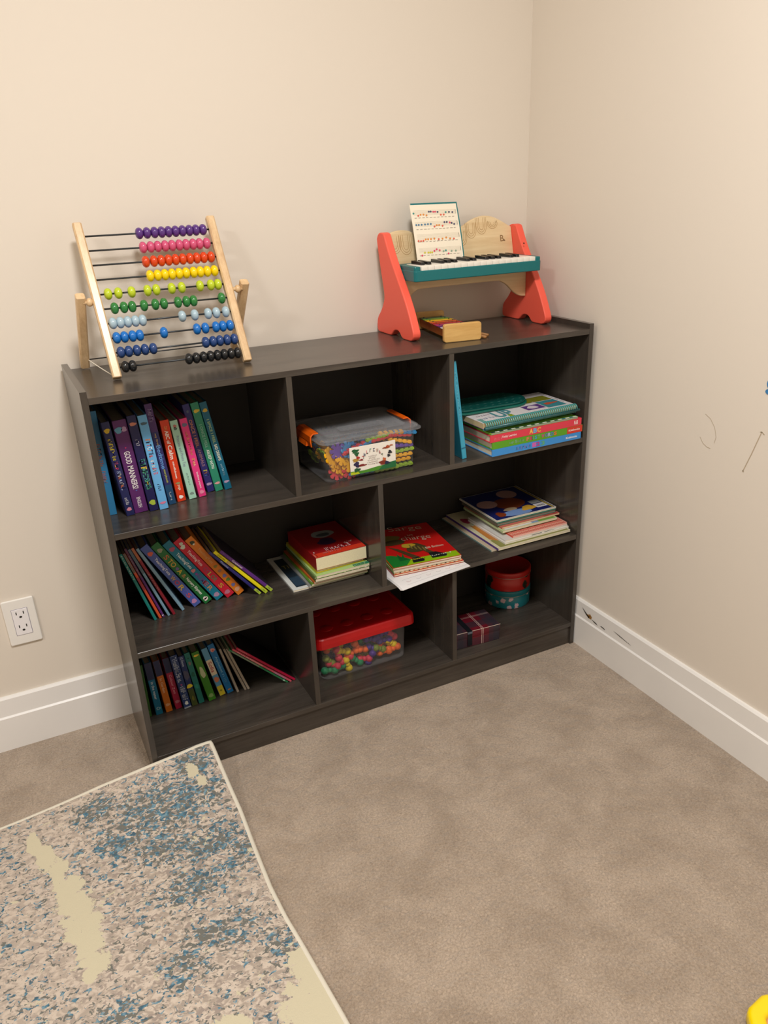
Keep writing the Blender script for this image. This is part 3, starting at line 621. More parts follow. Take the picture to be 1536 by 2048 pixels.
# --- bottom left compartment
G3 = 'small books standing in the bottom left compartment'
row3 = [
 (0.0145, 0.1622, 0.148, 0.0180, 0.0, '2c5a1c', 'green book pressed against the left side panel in the bottom compartment', [('b', .9, .3, .3, '4a8030', 3)], True, {}),
 (0.0425, 0.1600, 0.150, 0.0166, -2.6, '0e6a8c', 'small blue board book lettered In the water, its navy top in a clear sleeve', [('r', 0, .32, '23284e'), ('t', 'In the water', .36, .70, .38, 'd0dce4'), ('b', .88, .30, .26, '8ab0b8', 4), ('b', .88, .16, .14, '0e6a8c', 5)], True, {}),
 (0.0665, 0.1589, 0.151, 0.0160, -4.0, 'c46a14', 'small orange board book with a navy spine top', [('r', 0, .29, '262a52'), ('t', 'In Garden', .34, .62, .36, 'ddb890'), ('b', .86, .32, .26, 'd8a070', 4)], True, {}),
 (0.0905, 0.1600, 0.150, 0.0160, -4.6, 'a0183c', 'small crimson board book with a navy spine top', [('r', 0, .28, '20264a'), ('t', 'Colour Zoo', .32, .70, .36, 'd08a98'), ('b', .86, .34, .28, 'b86a78', 4)], True, {}),
 (0.1085, 0.1506, 0.157, 0.0180, -5.2, '243a6c', 'blue book with dense white decorative lettering down its spine', [('s', 5, .0, .14, .6, ['a8b4cc'], 2), ('s', 16, .14, .50, .62, ['d0d8e4'], 4), ('b', .55, .12, .14, 'a04a80', 3), ('s', 12, .58, .84, .6, ['c8d0dc'], 7), ('b', .90, .24, .3, 'd8dcd8', 5), ('r', .975, 1, '9aa0a8')], True, {}),
 (0.1290, 0.1522, 0.149, 0.0143, -5.7, '1c2c60', 'narrow navy and olive book with a yellow star on its spine', [('r', .66, 1, '3f4a1c'), ('t', '12 Dance', .02, .2, .4, 'b8c4d8'), ('b', .38, .42, 1.0, '4a4a60', 3), ('b', .60, .48, .42, 'e0cc30', 9), ('b', .85, .2, .5, '6a6a20', 5)], True, {}),
 (0.1462, 0.1544, 0.152, 0.0140, -6.6, '1c6e66', 'deep turquoise green book with no lettering', [('b', .10, .12, .12, '0c3a2c', 3), ('b', .20, .2, .4, '7a6a60', 4), ('b', .42, .3, .5, '0f5a48', 5), ('b', .66, .3, .5, '2a8a78', 6)], True, {}),
 (0.1716, 0.1513, 0.151, 0.0185, -9.6, '3a7a1c', 'leaf green book with a yellow bird and cream lettering block', [('b', .07, .34, .16, 'dcb83a', 3), ('b', .42, .30, .9, 'b8bc94', 12), ('t', 'LEAF', .33, .52, .4, '5a7a30'), ('b', .90, .34, .3, '7a9a58', 5)], True, {}),
 (0.2020, 0.1600, 0.149, 0.0150, -11.5, '5a94b8', 'light blue and cream book with red lettering and a yellow foot', [('r', .24, .56, 'd8ccb0'), ('t', 'Sofia', .28, .5, .6, 'a83a44'), ('b', .66, .4, .55, 'c87a5a', 4), ('r', .80, 1, 'c8b82c'), ('b', .9, .2, .2, '8a8a20', 6)], True, {}),
 (0.2216, 0.1600, 0.156, 0.0165, -12.4, '1468a0', 'bright blue book with a pink ball near the top of its spine', [('b', .11, .32, .34, 'd8988c', 3), ('b', .12, .18, .16, 'c05a58', 5), ('t', 'Alphabet', .24, .58, .4, '7ab0c8'), ('s', 5, .60, .80, .25, ['6aa0c8'], 3), ('b', .93, .26, .12, 'b0784a', 4)], True, {}),
 (0.2443, 0.1528, 0.141, 0.0060, -12.5, '9a8f80', 'thin grey-brown booklet right of the bright blue book', [], False, {}),
 (0.2640, 0.1521, 0.141, 0.0060, -16.7, '94897a', 'thin grey-brown booklet, the middle one of three', [], False, {}),
 (0.2712, 0.1515, 0.140, 0.0062, -16.9, 'a09484', 'thin grey-brown booklet under the pink and green ones', [], False, {}),
 (0.3680, 0.1278, 0.199, 0.0046, -44.2, '2a7a4a', 'thin green paperback slumped steeply, lowest of the three', [('r', .05, .5, '7a8a74'), ('b', .93, .4, .8, 'b0d0b8', 3)], False, {}),
 (0.3765, 0.1268, 0.199, 0.0048, -44.5, 'd05a68', 'thin salmon pink paperback slumped between the green and crimson ones', [('s', 8, .08, .3, .6, ['e8d0d0'], 3), ('r', .3, .5, 'd88a8a'), ('r', .7, .9, 'b07a90')], False, {}),
 (0.3850, 0.1290, 0.198, 0.0062, -45.0, 'b81440', 'thin crimson paperback slumped on top of the steep pile', [('s', 6, .03, .22, .5, ['d89a9a'], 5)], False, {}),
]
for x, y, h, t, th, c, lb, dc, hd, kw in settle(row3, 4):
    book(x, y, Z4, h, t, min(0.13, YB-y), th, c, lb, dc, hd, G3, back='1c1614' if 'crimson paperback' in lb else None, **kw)  # crimson paperback's right cover coloured dark to stand for shade

# --- lying books
def flat_book(x, y, z, w, d, t, rot, col, label, spine='front', deco=None, group=None, hard=True, name='book', edge='d9cfb8', cat='book', tilt=(0, 0), spinecol=None, fdeco=None):
    """book lying flat; front left lower corner at the point; w along x, d along y; spine on 'front', 'left', 'right' or 'back'"""
    o = empty(name, (x, y, z), label, cat, group, (R(tilt[0]), R(tilt[1]), R(rot)))
    c = paint(col, 0.35); bt = 0.0021 if hard and t > 0.008 else min(0.0006, t*0.25)
    b = MB(); b.box((0, 0, 0), (w, d, bt), c, bev=0.0003, seg=1); b.box((0, 0, t-bt), (w, d, t), c, bev=0.0003, seg=1)
    sc = paint(spinecol, 0.4) if spinecol else c
    if spine == 'front': b.box((0, -0.0001, 0.0001), (w, bt, t-0.0001), sc)
    if spine == 'left': b.box((-0.0001, 0, 0.0001), (bt, d, t-0.0001), sc)
    if spine == 'right': b.box((w-bt, 0, 0.0001), (w+0.0001, d, t-0.0001), sc)
    if spine == 'back': b.box((0, d-bt, 0.0001), (w, d+0.0001, t-0.0001), sc)
    if deco: deco(b, t+0.0003, w, d)
    if fdeco: fdeco(b, w, t)
    b.build('cover', o)
    g = 0.0022 if hard else 0.0006
    a = [g, g, w-g, d-g]
    if spine == 'front': a[1] = bt
    if spine == 'left': a[0] = bt
    if spine == 'right': a[2] = w-bt
    if spine == 'back': a[3] = d-bt
    MB().box((a[0], a[1], bt), (a[2], a[3], t-bt), mat('pages_'+edge, edge, 0.8, 0.2, vary=(350, 0.12))).build('pages', o)
    return o
EX = Vector((1, 0, 0)); EY = Vector((0, 1, 0)); EZ = Vector((0, 0, 1))
def ft(b, txt, x0, x1, z0, z1, c, bold=0.02): b.text(txt, (x0, -0.0005, z0), EX*(x1-x0), EZ*(z1-z0), paint(c, 0.5, 'ink'), bold=bold)
def fs(b, n, x0, x1, z0, z1, cs, sd): b.scrawl((x0, -0.0005, z0), EX*(x1-x0), EZ*(z1-z0), n, [paint(c, 0.5, 'ink') for c in cs], seed=sd)

G4 = 'books stacked in the top right compartment'
def f123(b, w, t):
    fs(b, 9, .07, .115, .005, .012, ['2f6aa0', '8a6ab0'], 3)
    for ch, x, c in (('1', .120, 'c860b0'), ('2', .132, 'b03a8a'), ('3', .147, '5aa880')): ft(b, ch, x, x+.012, .0035, .0150, c, .04)
    ft(b, 'Kidsbooks', .226, .262, .0060, .0115, 'f0f4f8')
flat_book(0.9036, -0.0050, Z2+0.0003, 0.2745, 0.205, 0.0178, 0.6, '3b8fd8', 'blue First 123 board book, bottom of the stack in the top right compartment', 'front', None, G4, fdeco=f123)
def fwords(b, w, t):
    b.quad((0.229, -0.0003, 0.0004), EX*0.049, EZ*(t-0.0008), paint('d23a2a', 0.4))
    fs(b, 8, .05, .095, .006, .013, ['7aa878', '8ab0a8'], 4)
    for ch, x, c in (('F', .102, 'd87a5a'), ('I', .112, 'c04a5a'), ('R', .118, '5aa878'), ('S', .127, '4a9ac0'), ('T', .136, '6ab070')): ft(b, ch, x, x+.008, .005, .0145, c, .04)
    for ch, x, c in (('W', .148, 'c04a80'), ('O', .159, '6a6ac0'), ('R', .168, 'a0b0d0'), ('D', .177, '4a7ac0'), ('S', .187, 'e06a30')): ft(b, ch, x, x+.009, .005, .0145, c, .04)
    ft(b, 'Kidsbooks', .234, .270, .0065, .0115, 'f4e4e0')
flat_book(0.9036, -0.0046, Z2+0.0183, 0.2785, 0.205, 0.0180, 0.6, '5aa01e', 'green First WORDS board book, second from the bottom of the stack', 'front', None, G4, fdeco=fwords)
def fabc(b, w, t):
    fs(b, 6, .012, .034, .005, .0105, ['e08a90'], 3)
    ft(b, 'Teddy Learning', .034, .078, .0055, .0125, 'f6dcdc')
    for ch, x, c in (('A', .116, 'f0c85a'), ('B', .128, '6ab0d8'), ('C', .140, 'e0b04a')): ft(b, ch, x, x+.011, .0035, .0160, c, .05)
    ft(b, 'N & B', .256, .268, .004, .0145, 'f8ecec')
flat_book(0.8975, -0.0050, Z2+0.0366, 0.2800, 0.200, 0.0182, 0.6, 'dc3c50', 'red ABC board book, third from the bottom of the stack', 'front', None, G4, fdeco=fabc)
def dmag(b, z, w, d):
    for i in range(22):
        c = ['e8e8e4', '2a3a4a', '6aa83a', '1f5f9c'][0 if i % 2 else (1 if i < 18 else 3)]
        b.quad((0.002+i*(w-0.004)/22, 0.0005, z), EX*((w-0.004)/22), EY*0.006, paint(c, 0.4))
flat_book(0.9010, -0.0035, Z2+0.0552, 0.265, 0.195, 0.0050, 0.4, '7ab83c', 'thin magazine with a striped front edge between the red book and the spiral book', 'left', dmag, G4, hard=False, name='magazine', cat='magazine', edge='9a9a94')
def spiral_book():
    z = Z2+0.0700
    o = empty('activity_book', (0.885, 0.004, z), 'teal comb-bound activity book with a white picture cover, lying open edge back on the stack', 'book', G4, (R(0.2), R(-0.5), R(1.0)))
    w, d, t = 0.2850, 0.160, 0.0150
    b = MB(); b.box((0, 0.004, t-0.0008), (w, d, t), paint('e4dfe0', 0.3), bev=0.0002, seg=1)
    z = t+0.0003
    b.quad((0.004, 0.008, z), EX*0.012, EY*0.03, paint('7aa8a0', 0.4)); b.scrawl((0.012, 0.03, z), EX*0.05, EY*0.012, 6, [paint('8a9ab0', 0.5, 'ink')], seed=4)
    b.scrawl((0.016, 0.055, z), EX*0.04, EY*0.010, 6, [paint('a890a0', 0.5, 'ink')], seed=6)
    b.text('UP', (0.060, 0.020, z), EX*0.055, EY*0.052, paint('4f8a92', 0.5, 'ink'), bold=0.03)
    b.text('L', (0.088, 0.010, z+0.0001), EX*0.040, EY*0.020, paint('8aa030', 0.5, 'ink'), bold=0.03)
    b.text('ED', (0.045, 0.075, z), EX*0.070, EY*0.030, paint('a8a868', 0.5, 'ink'), bold=0.02)
    b.quad((0.060, 0.095, z), EX*0.12, EY*0.05, paint('8a7a5a', 0.4))
    b.blob((0.150, 0.105, z+0.0001), EX*0.035, EY*0.014, paint('4a5a20', 0.4), wob=0.1, seed=3)
    b.quad((0.155, 0.030, z), EX*0.054, EY*0.036, paint('5c3a80', 0.4)); b.blob((0.180, 0.048, z+0.0002), EX*0.016, EY*0.012, paint('d8ccd4', 0.4), wob=0.08, seed=5)
    b.quad((0.212, 0.022, z), EX*0.058, EY*0.058, paint('3f8a94', 0.4)); b.blob((0.240, 0.054, z+0.0002), EX*0.020, EY*0.008, paint('c4583c', 0.4), wob=0.22, seed=8)
    b.quad((0.155, 0.084, z), EX*0.115, EY*0.04, paint('7a7a20', 0.4)); b.quad((0.207, 0.085, z+0.0001), EX*0.0, EY*0.0, paint('e4dfe0', 0.3))
    b.text('Activity book for little hands', (0.276, 0.150, z), EY*-0.105, EX*0.0045, paint('8a6a70', 0.5, 'ink'))
    b.quad((0.15, 0.080, z+0.0003), EX*0.125, EY*0.0025, paint('e4dfe0', 0.3)); b.quad((0.2085, 0.028, z+0.0003), EX*0.0025, EY*0.06, paint('e4dfe0', 0.3))
    b.build('front_cover', o)
    MB().box((0, 0.004, 0.0012), (w, d, t-0.0012), mat('pages_c8b48c', 'c8b48c', 0.8, 0.2, vary=(350, 0.15))).build('pages', o)
    tag(MB().box((0, 0.004, 0), (w, d, 0.0008), paint('8a62a8', 0.35)).build('back_cover', o), 'purple back cover')
    cm = mat('teal_comb', '4fa8a4', 0.3, 0.5, coat=0.4)
    c = MB(); n = 46; r_ = 0.0105
    for i in range(n):
        x = 0.003+i*(w-0.004)/n
        pts = [(x+0.0006*math.sin(R(a)), 0.002+r_*math.cos(R(a)), t/2+r_*math.sin(R(a))) for a in range(-150, 181, 30)]
        c.tube(pts, 0.0014, cm, 6)
    c.tube([(-0.001, -0.006, t/2-0.004), (w+0.002, -0.006, t/2-0.004)], 0.0040, mat('teal_comb_spine', '1f5c60', 0.35, 0.5, coat=0.3, vary=(120, 0.25)), 14)
    tag(c.build('comb_binding', o), 'teal plastic comb binding')
spiral_book()
def silicone_mat():
    o = empty('dotted_pouch', (0.865, 0.080, Z2+0.0872), 'dark teal dotted pouch with a rounded end lying on the comb-bound book', 'pouch', None, (R(0.5), 0, R(-2)))
    def shape(r, x0, x1):
        pts = []
        for cx, a in ((x1-r, -90),):
            for i in range(13): pts.append((cx+r*math.cos(R(a+15*i)), r+r*math.sin(R(a+15*i))))
        for i in range(7): pts.append((x0+0.02-0.02*math.sin(R(15*i)), 2*r-0.02+0.02*math.cos(R(15*i))))
        for i in range(7): pts.append((x0+0.02-0.02*math.cos(R(15*i)), 0.02-0.02*math.sin(R(15*i))))
        return pts
    m = mat('teal_rubber', '0a4f48', 0.38, 0.5); m2 = mat('teal_rubber_rim', '0f6456', 0.35, 0.5)
    b = MB().prism(shape(0.058, 0.0, 0.222), 2, 0, 0.006, m2, bev=0.0025, seg=3).build('rim', o)
    b = MB().prism([(0.004+x*0.965, 0.004+y*0.93) for x, y in shape(0.058, 0.0, 0.222)], 2, 0.006, 0.0125, m, bev=0.003, seg=3)
    dm = paint('5a8a84', 0.4)
    for i in range(9):
        for j in range(5):
            b.blob((0.018+i*0.021+(j % 2)*0.010, 0.014+j*0.021, 0.0128), EX*0.0045, EY*0.0013, dm, n=8)
    b.build('panel', o)
silicone_mat()
# pale blue folder-like book leaning on the divider
book(0.8352, 0.0207, Z2, 0.241, 0.0125, 0.20, -7.0, '3fa4c4', 'tall pale blue book leaning against the divider beside the stack', [('r', .88, .895, '1f6f90'), ('s', 20, .1, .6, .3, ['6abcd4'], 3)], True, None, side='2a7f98')

# --- middle row: thick red book pile
G5 = 'books piled left of the middle divider'
def dframe(b, z, w, d):
    b.quad((0.012, 0.012, z), EX*0.032, EY*(d-0.03), paint('22303c', 0.3)); b.quad((0.050, 0.006, z), EX*(w-0.06), EY*(d-0.02), paint('5a6a4a', 0.35))
    b.quad((0.014, 0.018, z+0.0002), EX*0.028, EY*0.05, paint('2f4456', 0.3))
    b.text('TI', (0.018, 0.12, z+0.0003), EX*0.016, EY*0.02, paint('b0a060', 0.5, 'ink')); 
flat_book(0.3985, 0.0874, Z3+0.0004, 0.19, 0.202, 0.0050, 0.0, 'd8dcd8', 'white-framed picture book at the very bottom of the pile left of the middle divider', 'left', dframe, G5, hard=False)
flat_book(0.4370, 0.0800, Z3+0.0058, 0.155, 0.205, 0.0045, 0.5, '8a8a88', 'glossy grey magazine second from the bottom of the pile', 'left', None, G5, hard=False, name='magazine', cat='magazine')
flat_book(0.4420, 0.0760, Z3+0.0107, 0.150, 0.21, 0.0055, -0.5, '5a8a2c', 'thin green paperback third from the bottom of the pile', 'left', lambda b, z, w, d: b.blob((0.012, 0.02, z), EX*0.009, EY*0.02, paint('b0b8a0', 0.4), wob=.1, seed=3), G5, hard=False)
flat_book(0.4475, 0.0730, Z3+0.0166, 0.143, 0.21, 0.0055, 0.6, 'b85a28', 'thin orange-edged paperback in the middle of the pile', 'left', None, G5, hard=False)
def dpat(b, z, w, d):
    cs = ['d8d8b0', '3a4a20', 'e0b8b0', '6a8a3a', 'e4e4d8', '28301c', 'c8d060']
    for i in range(26):
        b.blob((0.006+i*(w-0.010)/26, 0.006+0.003*math.sin(i*1.7), z+0.0001*(i % 3)), EX*0.0045, EY*0.004, paint(cs[i % 7], 0.4), wob=.15, seed=i)
flat_book(0.4500, 0.0685, Z3+0.0225, 0.1435, 0.21, 0.0080, -0.4, '4f5f30', 'paperback with a busy patterned front edge under the pale green book', 'left', dpat, G5, hard=False)
def dgreen(b, z, w, d):
    b.quad((0.100, 0.0006, z), EX*0.042, EY*0.012, paint('2f7a5a', 0.4)); b.scrawl((0.102, 0.003, z+0.0002), EX*0.03, EY*0.004, 6, [paint('c8d8a0', 0.5, 'ink')], seed=3)
flat_book(0.4530, 0.0680, Z3+0.0315, 0.1415, 0.215, 0.0070, 0.0, 'a8c87c', 'pale green paperback directly under the yellow and red books', 'left', dgreen, G5, hard=False)
flat_book(0.4585, 0.0800, Z3+0.0390, 0.130, 0.195, 0.0085, 2.0, 'c4b414', 'yellow book sandwiched under the thick red book', 'left', None, G5, edge='e8dfc0')
def dred(b, z, w, d):
    b.blob((0.070, 0.125, z), EX*0.030, EY*0.022, paint('9aa0a0', 0.4), wob=.05, seed=3)
    b.blob((0.070, 0.120, z+0.0002), EX*0.018, EY*0.010, paint('4a5058', 0.4), wob=.05, seed=6)
    b.blob((0.062, 0.078, z), EX*0.024, EY*0.020, paint('3a2040', 0.4), wob=.1, seed=5)
    b.quad((0.001, 0.001, z), EX*(w-0.002), EY*0.022, paint('d23a22', 0.35))  # light on the cover's front painted as a brighter red strip
    b.scrawl((0.038, 0.026, z+0.0003), EX*0.068, EY*0.018, 8, [paint('d8b0b0', 0.5, 'ink')], seed=9)
    b.scrawl((0.026, 0.015, z+0.0004), EX*0.05, EY*0.007, 9, [paint('b89090', 0.5, 'ink')], seed=4)
    b.scrawl((0.095, 0.045, z+0.0002), EX*0.025, EY*0.007, 3, [paint('c8b0a8', 0.5, 'ink')], seed=7)
    b.scrawl((0.002, 0.004, z+0.0003), EX*0.008, EY*0.03, 2, [paint('e0d0c8', 0.5, 'ink')], seed=2)
flat_book(0.4580, 0.0770, Z3+0.0480, 0.1350, 0.188, 0.0330, 1.0, '98181a', 'thick red paperback with white lettering on top of the pile', 'left', dred, G5, hard=False, edge='e4dcb8')

# --- middle row: pile right of the divider
G6 = 'books and papers piled right of the middle divider'
def paper_stack():
    o = empty('paper_booklet', (0, 0, 0), 'white paper booklet drooping over the shelf edge under the books', 'papers', G6)
    p0 = Vector((0.6300, -0.0365, 0)); ex = Vector((0.2040, 0.0200, 0)); ey = Vector((-0.010, 0.150, 0)).normalized()*0.19
    nx, ny = 12, 16
    for L in range(3):
        top = []; m = MB(); off = Vector((0.0015*(L-1), 0.0025*(2-L), 0))
        def P(u, v, zz):
            q = p0+off+ex*u+ey*v
            ov = max(0, -q.y)   # beyond the shelf front edge it sags
            return Vector((q.x, q.y, Z3+0.0006+0.0013*L - 2.6*ov*ov*(1.5-0.9*u) + zz))
        vs = []; fs_ = []
        for zz in (0, 0.0010):
            for j in range(ny+1):
                for i in range(nx+1): vs.append(P(i/nx, (j/ny)**1.6, zz))
        N = (nx+1)*(ny+1)
        for j in range(ny):
            for i in range(nx):
                a = j*(nx+1)+i; q = [a, a+1, a+nx+2, a+nx+1]; fs_.append(tuple(q[::-1])); fs_.append(tuple(k+N for k in q))
        for i in range(nx): fs_.append((i, i+1, i+1+N, i+N)); a = ny*(nx+1)+i; fs_.append((a+1, a, a+N, a+1+N))
        for j in range(ny): a = j*(nx+1); fs_.append((a+nx+1, a, a+N, a+nx+1+N)); a += nx; fs_.append((a, a+nx+1, a+nx+1+N, a+N))
        m.add(vs, fs_, PAPERW, None, False)
        if L == 2:
            ink = paint('b8b4b8', 0.7, 'ink'); ink2 = paint('c8a0a8', 0.7, 'ink')
            for k in range(6):
                u = 0.16+k*0.145; c = P(u, 0.13, 0.0013); d = ex.normalized()
                m.tube([c+d*0.006*math.cos(R(a))+ey.normalized()*0.004*math.sin(R(a)) for a in range(150, 400, 25)], 0.0003, ink if k % 2 else ink2, 4)
            for v in (0.06, 0.19):
                m.tube([P(u/10, v, 0.0013) for u in range(1, 11)], 0.00025, ink, 4)
        m.build('sheet', o)
paper_stack()
for i, (dx, dy, w, t, c, sc, lb) in enumerate((
        (0.0, 0.0, 0.196, 0.0045, 'cc4634', 'cc4634', 'thin red paperback lying on the white papers'),
        (0.001, 0.002, 0.188, 0.0055, 'e0a060', '88a818', 'paperback with an orange and black marbled edge'),
        (-0.001, 0.001, 0.190, 0.0050, 'b8a890', '7a9a20', 'paperback with a brown and green edge under the red storybook'))):
    z = Z3+0.0062+[0, 0.0047, 0.0104][i]
    def dd(b, w_, t_, i=i):
        if i == 1:
            for k in range(30): b.blob((0.004+k*0.0062, -0.0005, 0.0012+0.0024*rnd.random()), EX*0.003, EZ*0.0010, paint(['c86a20', 'f0d8a0', '3a2810', 'e8e0c0'][k % 4], 0.5), n=8)
    flat_book(0.6400+dx, 0.0250+dy, z, w-0.004, 0.228, t, -5.2, c, lb, 'left', None, G6, hard=False, spinecol=sc, fdeco=dd)
def dsarge(b, z, w, d):
    b.quad((0.002, 0.0015, z), EX*(w-0.004), EY*0.030, paint('8ab414', 0.35))
    b.poly((0, 0, z+0.0001), EX, EY, [(0.002, 0.002), (0.038, 0.002), (0.060, 0.030), (0.050, 0.046), (0.020, 0.070), (0.002, 0.075)], paint('1f7a2e', 0.35))
    b.poly((0, 0, z+0.0002), EX, EY, [(0.030, 0.030), (0.036, 0.072), (0.042, 0.050), (0.052, 0.070), (0.048, 0.045), (0.056, 0.030)], paint('15602a', 0.35))
    br = paint('4a3c22', 0.4); kh = paint('7a6c34', 0.4); bk = paint('1a1c1e', 0.4); yl = paint('b8982c', 0.4)
    b.blob((0.050, 0.168, z+0.0003), EX*0.030, EY*0.020, kh, wob=.06, seed=4); b.blob((0.052, 0.140, z+0.0004), EX*0.034, EY*0.016, br, wob=.05, seed=6)
    b.blob((0.096, 0.088, z+0.0005), EX*0.026, EY*0.028, br, wob=.08, seed=9); b.blob((0.082, 0.108, z+0.0006), EX*0.018, EY*0.013, yl, wob=.1, seed=3)
    for k in range(4): b.blob((0.086+0.009*k, 0.098-0.008*k, z+0.0007), EX*0.0022, EY*0.014, kh, seed=k)
    b.poly((0, 0, z+0.0004), EX, EY, [(0.030, 0.120), (0.050, 0.100), (0.084, 0.036), (0.070, 0.028)], br)
    b.poly((0, 0, z+0.0004), EX, EY, [(0.102, 0.080), (0.116, 0.078), (0.132, 0.040), (0.118, 0.034)], br)
    b.poly((0, 0, z+0.0006), EX, EY, [(0.062, 0.032), (0.082, 0.036), (0.092, 0.018), (0.088, 0.008), (0.058, 0.008)], bk)
    b.poly((0, 0, z+0.0006), EX, EY, [(0.114, 0.046), (0.134, 0.046), (0.156, 0.022), (0.150, 0.012), (0.112, 0.014)], bk)
    wh = paint('d8c8b0', 0.5, 'ink')
    b.text('Sarge', (0.066, 0.204, z+0.0008), (0.090, -0.020, 0), (0.004, 0.036, 0), wh, bold=-0.012)
    b.text('in', (0.104, 0.163, z+0.0008), EX*0.014, EY*0.010, wh)
    b.text('charge', (0.078, 0.134, z+0.0008), (0.078, -0.014, 0), (0.003, 0.034, 0), wh, bold=-0.012)
    b.text('Bill Bolton', (0.118, 0.070, z+0.0008), EX*0.050, EY*0.011, wh)
    b.scrawl((0.058, 0.022, z+0.0009), EX*0.038, EY*0.006, 6, [paint('d8c830', 0.5, 'ink')], seed=5)
    b.scrawl((0.112, 0.023, z+0.0009), EX*0.058, EY*0.006, 9, [paint('e8ecd8', 0.5, 'ink')], seed=8)
flat_book(0.6400, 0.0300, Z3+0.0222, 0.186, 0.232, 0.0048, -6.5, 'c01a16', 'red picture book lettered Sarge in charge on top of the pile', 'left', dsarge, G6, hard=False, spinecol='88a818')

# --- middle row: right pile
G7 = 'picture books piled at the right end of the middle shelf'
def panel(cs, seed):
    def f(b, z, w, d):
        r_ = random.Random(seed)
        for k, c in enumerate(cs):
            b.blob((w*r_.uniform(0.08, 0.92), d*r_.uniform(0.05, 0.5), z+0.0001*k), EX*w*r_.uniform(.05, .12), EY*d*r_.uniform(.03, .09), paint(c, 0.4), wob=.1, seed=seed+k)
    return f
flat_book(0.930, 0.0305, Z3+0.0003, 0.235, 0.258, 0.0042, 0, 'c8b89c', 'beige and teal thin picture book at the very bottom of the right pile', 'left', None, G7, hard=False, spinecol='7a9a98')
def dolive(b, z, w, d):
    b.quad((0.010, 0.004, z), EX*(w-0.014), EY*0.05, paint('8a8a4a', 0.4)); b.poly((0, 0, z+.0001), EX, EY, [(0.012, 0.06), (0.03, 0.04), (0.045, 0.05), (0.04, 0.11), (0.016, 0.17)], paint('c07a34', 0.4))
    b.blob((0.024, 0.20, z+.0002), EX*0.012, EY*0.02, paint('a02a50', 0.4), wob=.1, seed=3); b.blob((0.04, 0.17, z+.0003), EX*0.012, EY*0.02, paint('1f7a78', 0.4), wob=.1, seed=5)
    b.blob((0.030, 0.145, z+.0003), EX*0.013, EY*0.016, paint('d08a2c', 0.4), wob=.1, seed=8)
flat_book(0.9440, 0.0190, Z3+0.0048, 0.237, 0.270, 0.0062, 0, 'd4cfae', 'picture book with a purple spine second from the bottom of the right pile', 'left', dolive, G7, hard=False, spinecol='4a2a88')
def dwhite(b, z, w, d):
    b.blob((0.040, 0.058, z), EX*0.018, EY*0.010, paint('b08a40', 0.4), wob=.05, seed=3)
    b.poly((0, 0, z), EX, EY, [(0.088, 0.002), (0.122, 0.002), (0.118, 0.016), (0.092, 0.014)], paint('20262e', 0.4)); b.poly((0, 0, z), EX, EY, [(0.130, 0.002), (0.165, 0.004), (0.150, 0.018), (0.126, 0.018)], paint('20262e', 0.4))
    b.blob((0.178, 0.016, z+.0001), EX*0.016, EY*0.009, paint('c87a30', 0.4), wob=.08, seed=5); b.blob((0.150, 0.020, z+.0001), EX*0.010, EY*0.005, paint('d08a3c', 0.4), wob=.08, seed=6)
flat_book(0.9730, 0.0300, Z3+0.0115, 0.2110, 0.185, 0.0050, 0, 'e6e2dc', 'white picture book with black shapes on its cover, low in the right pile', 'left', dwhite, G7, hard=False, edge='ded8c4')
flat_book(0.9765, 0.0345, Z3+0.0168, 0.2060, 0.185, 0.0040, 0, 'd8d4d0', 'thin white paperback in the middle of the right pile', 'left', None, G7, hard=False)
def dging(b, z, w, d):
    for i in range(30): b.quad((0.003+i*(w-0.006)/30, 0.001, z), EX*((w-0.006)/60), EY*0.03, paint('d8604a', 0.5))
    b.quad((0.002, 0.010, z+.0001), EX*(w-0.004), EY*0.003, paint('f0b8a0', 0.5))
flat_book(1.0020, 0.0370, Z3+0.0210, 0.1810, 0.180, 0.0050, 0, 'e0988a', 'pink gingham-edged picture book in the right pile', 'left', dging, G7, hard=False, spinecol='d84a30', edge='e8b8a8')
def dgw(b, z, w, d):
    b.quad((0.010, 0.002, z), EX*0.088, EY*0.03, paint('dde0dc', 0.4)); b.quad((0.098, 0.002, z), EX*0.022, EY*0.035, paint('7a9ac0', 0.4)); b.quad((0.120, 0.002, z), EX*0.055, EY*0.035, paint('6aa040', 0.4))
flat_book(0.9860, 0.0600, Z3+0.0300, 0.1800, 0.200, 0.0065, 0, 'c4d4a0', 'green and white picture book below the teal-edged one', 'left', dgw, G7, hard=False)
flat_book(0.9900, 0.0700, Z3+0.0370, 0.1930, 0.190, 0.0050, 0.5, 'cc7060', 'pinkish red paperback jutting out to the right in the right pile', 'left', lambda b, z, w, d: b.quad((0.14, 0.001, z), EX*0.05, EY*0.04, paint('b04a44', 0.4)), G7, hard=False, edge='d8c8a0')
flat_book(0.9830, 0.0820, Z3+0.0425, 0.1950, 0.185, 0.0080, -0.5, '1a6a58', 'dark teal-edged book directly under the top picture book', 'left', None, G7, edge='8a8478', spinecol='6a6256')
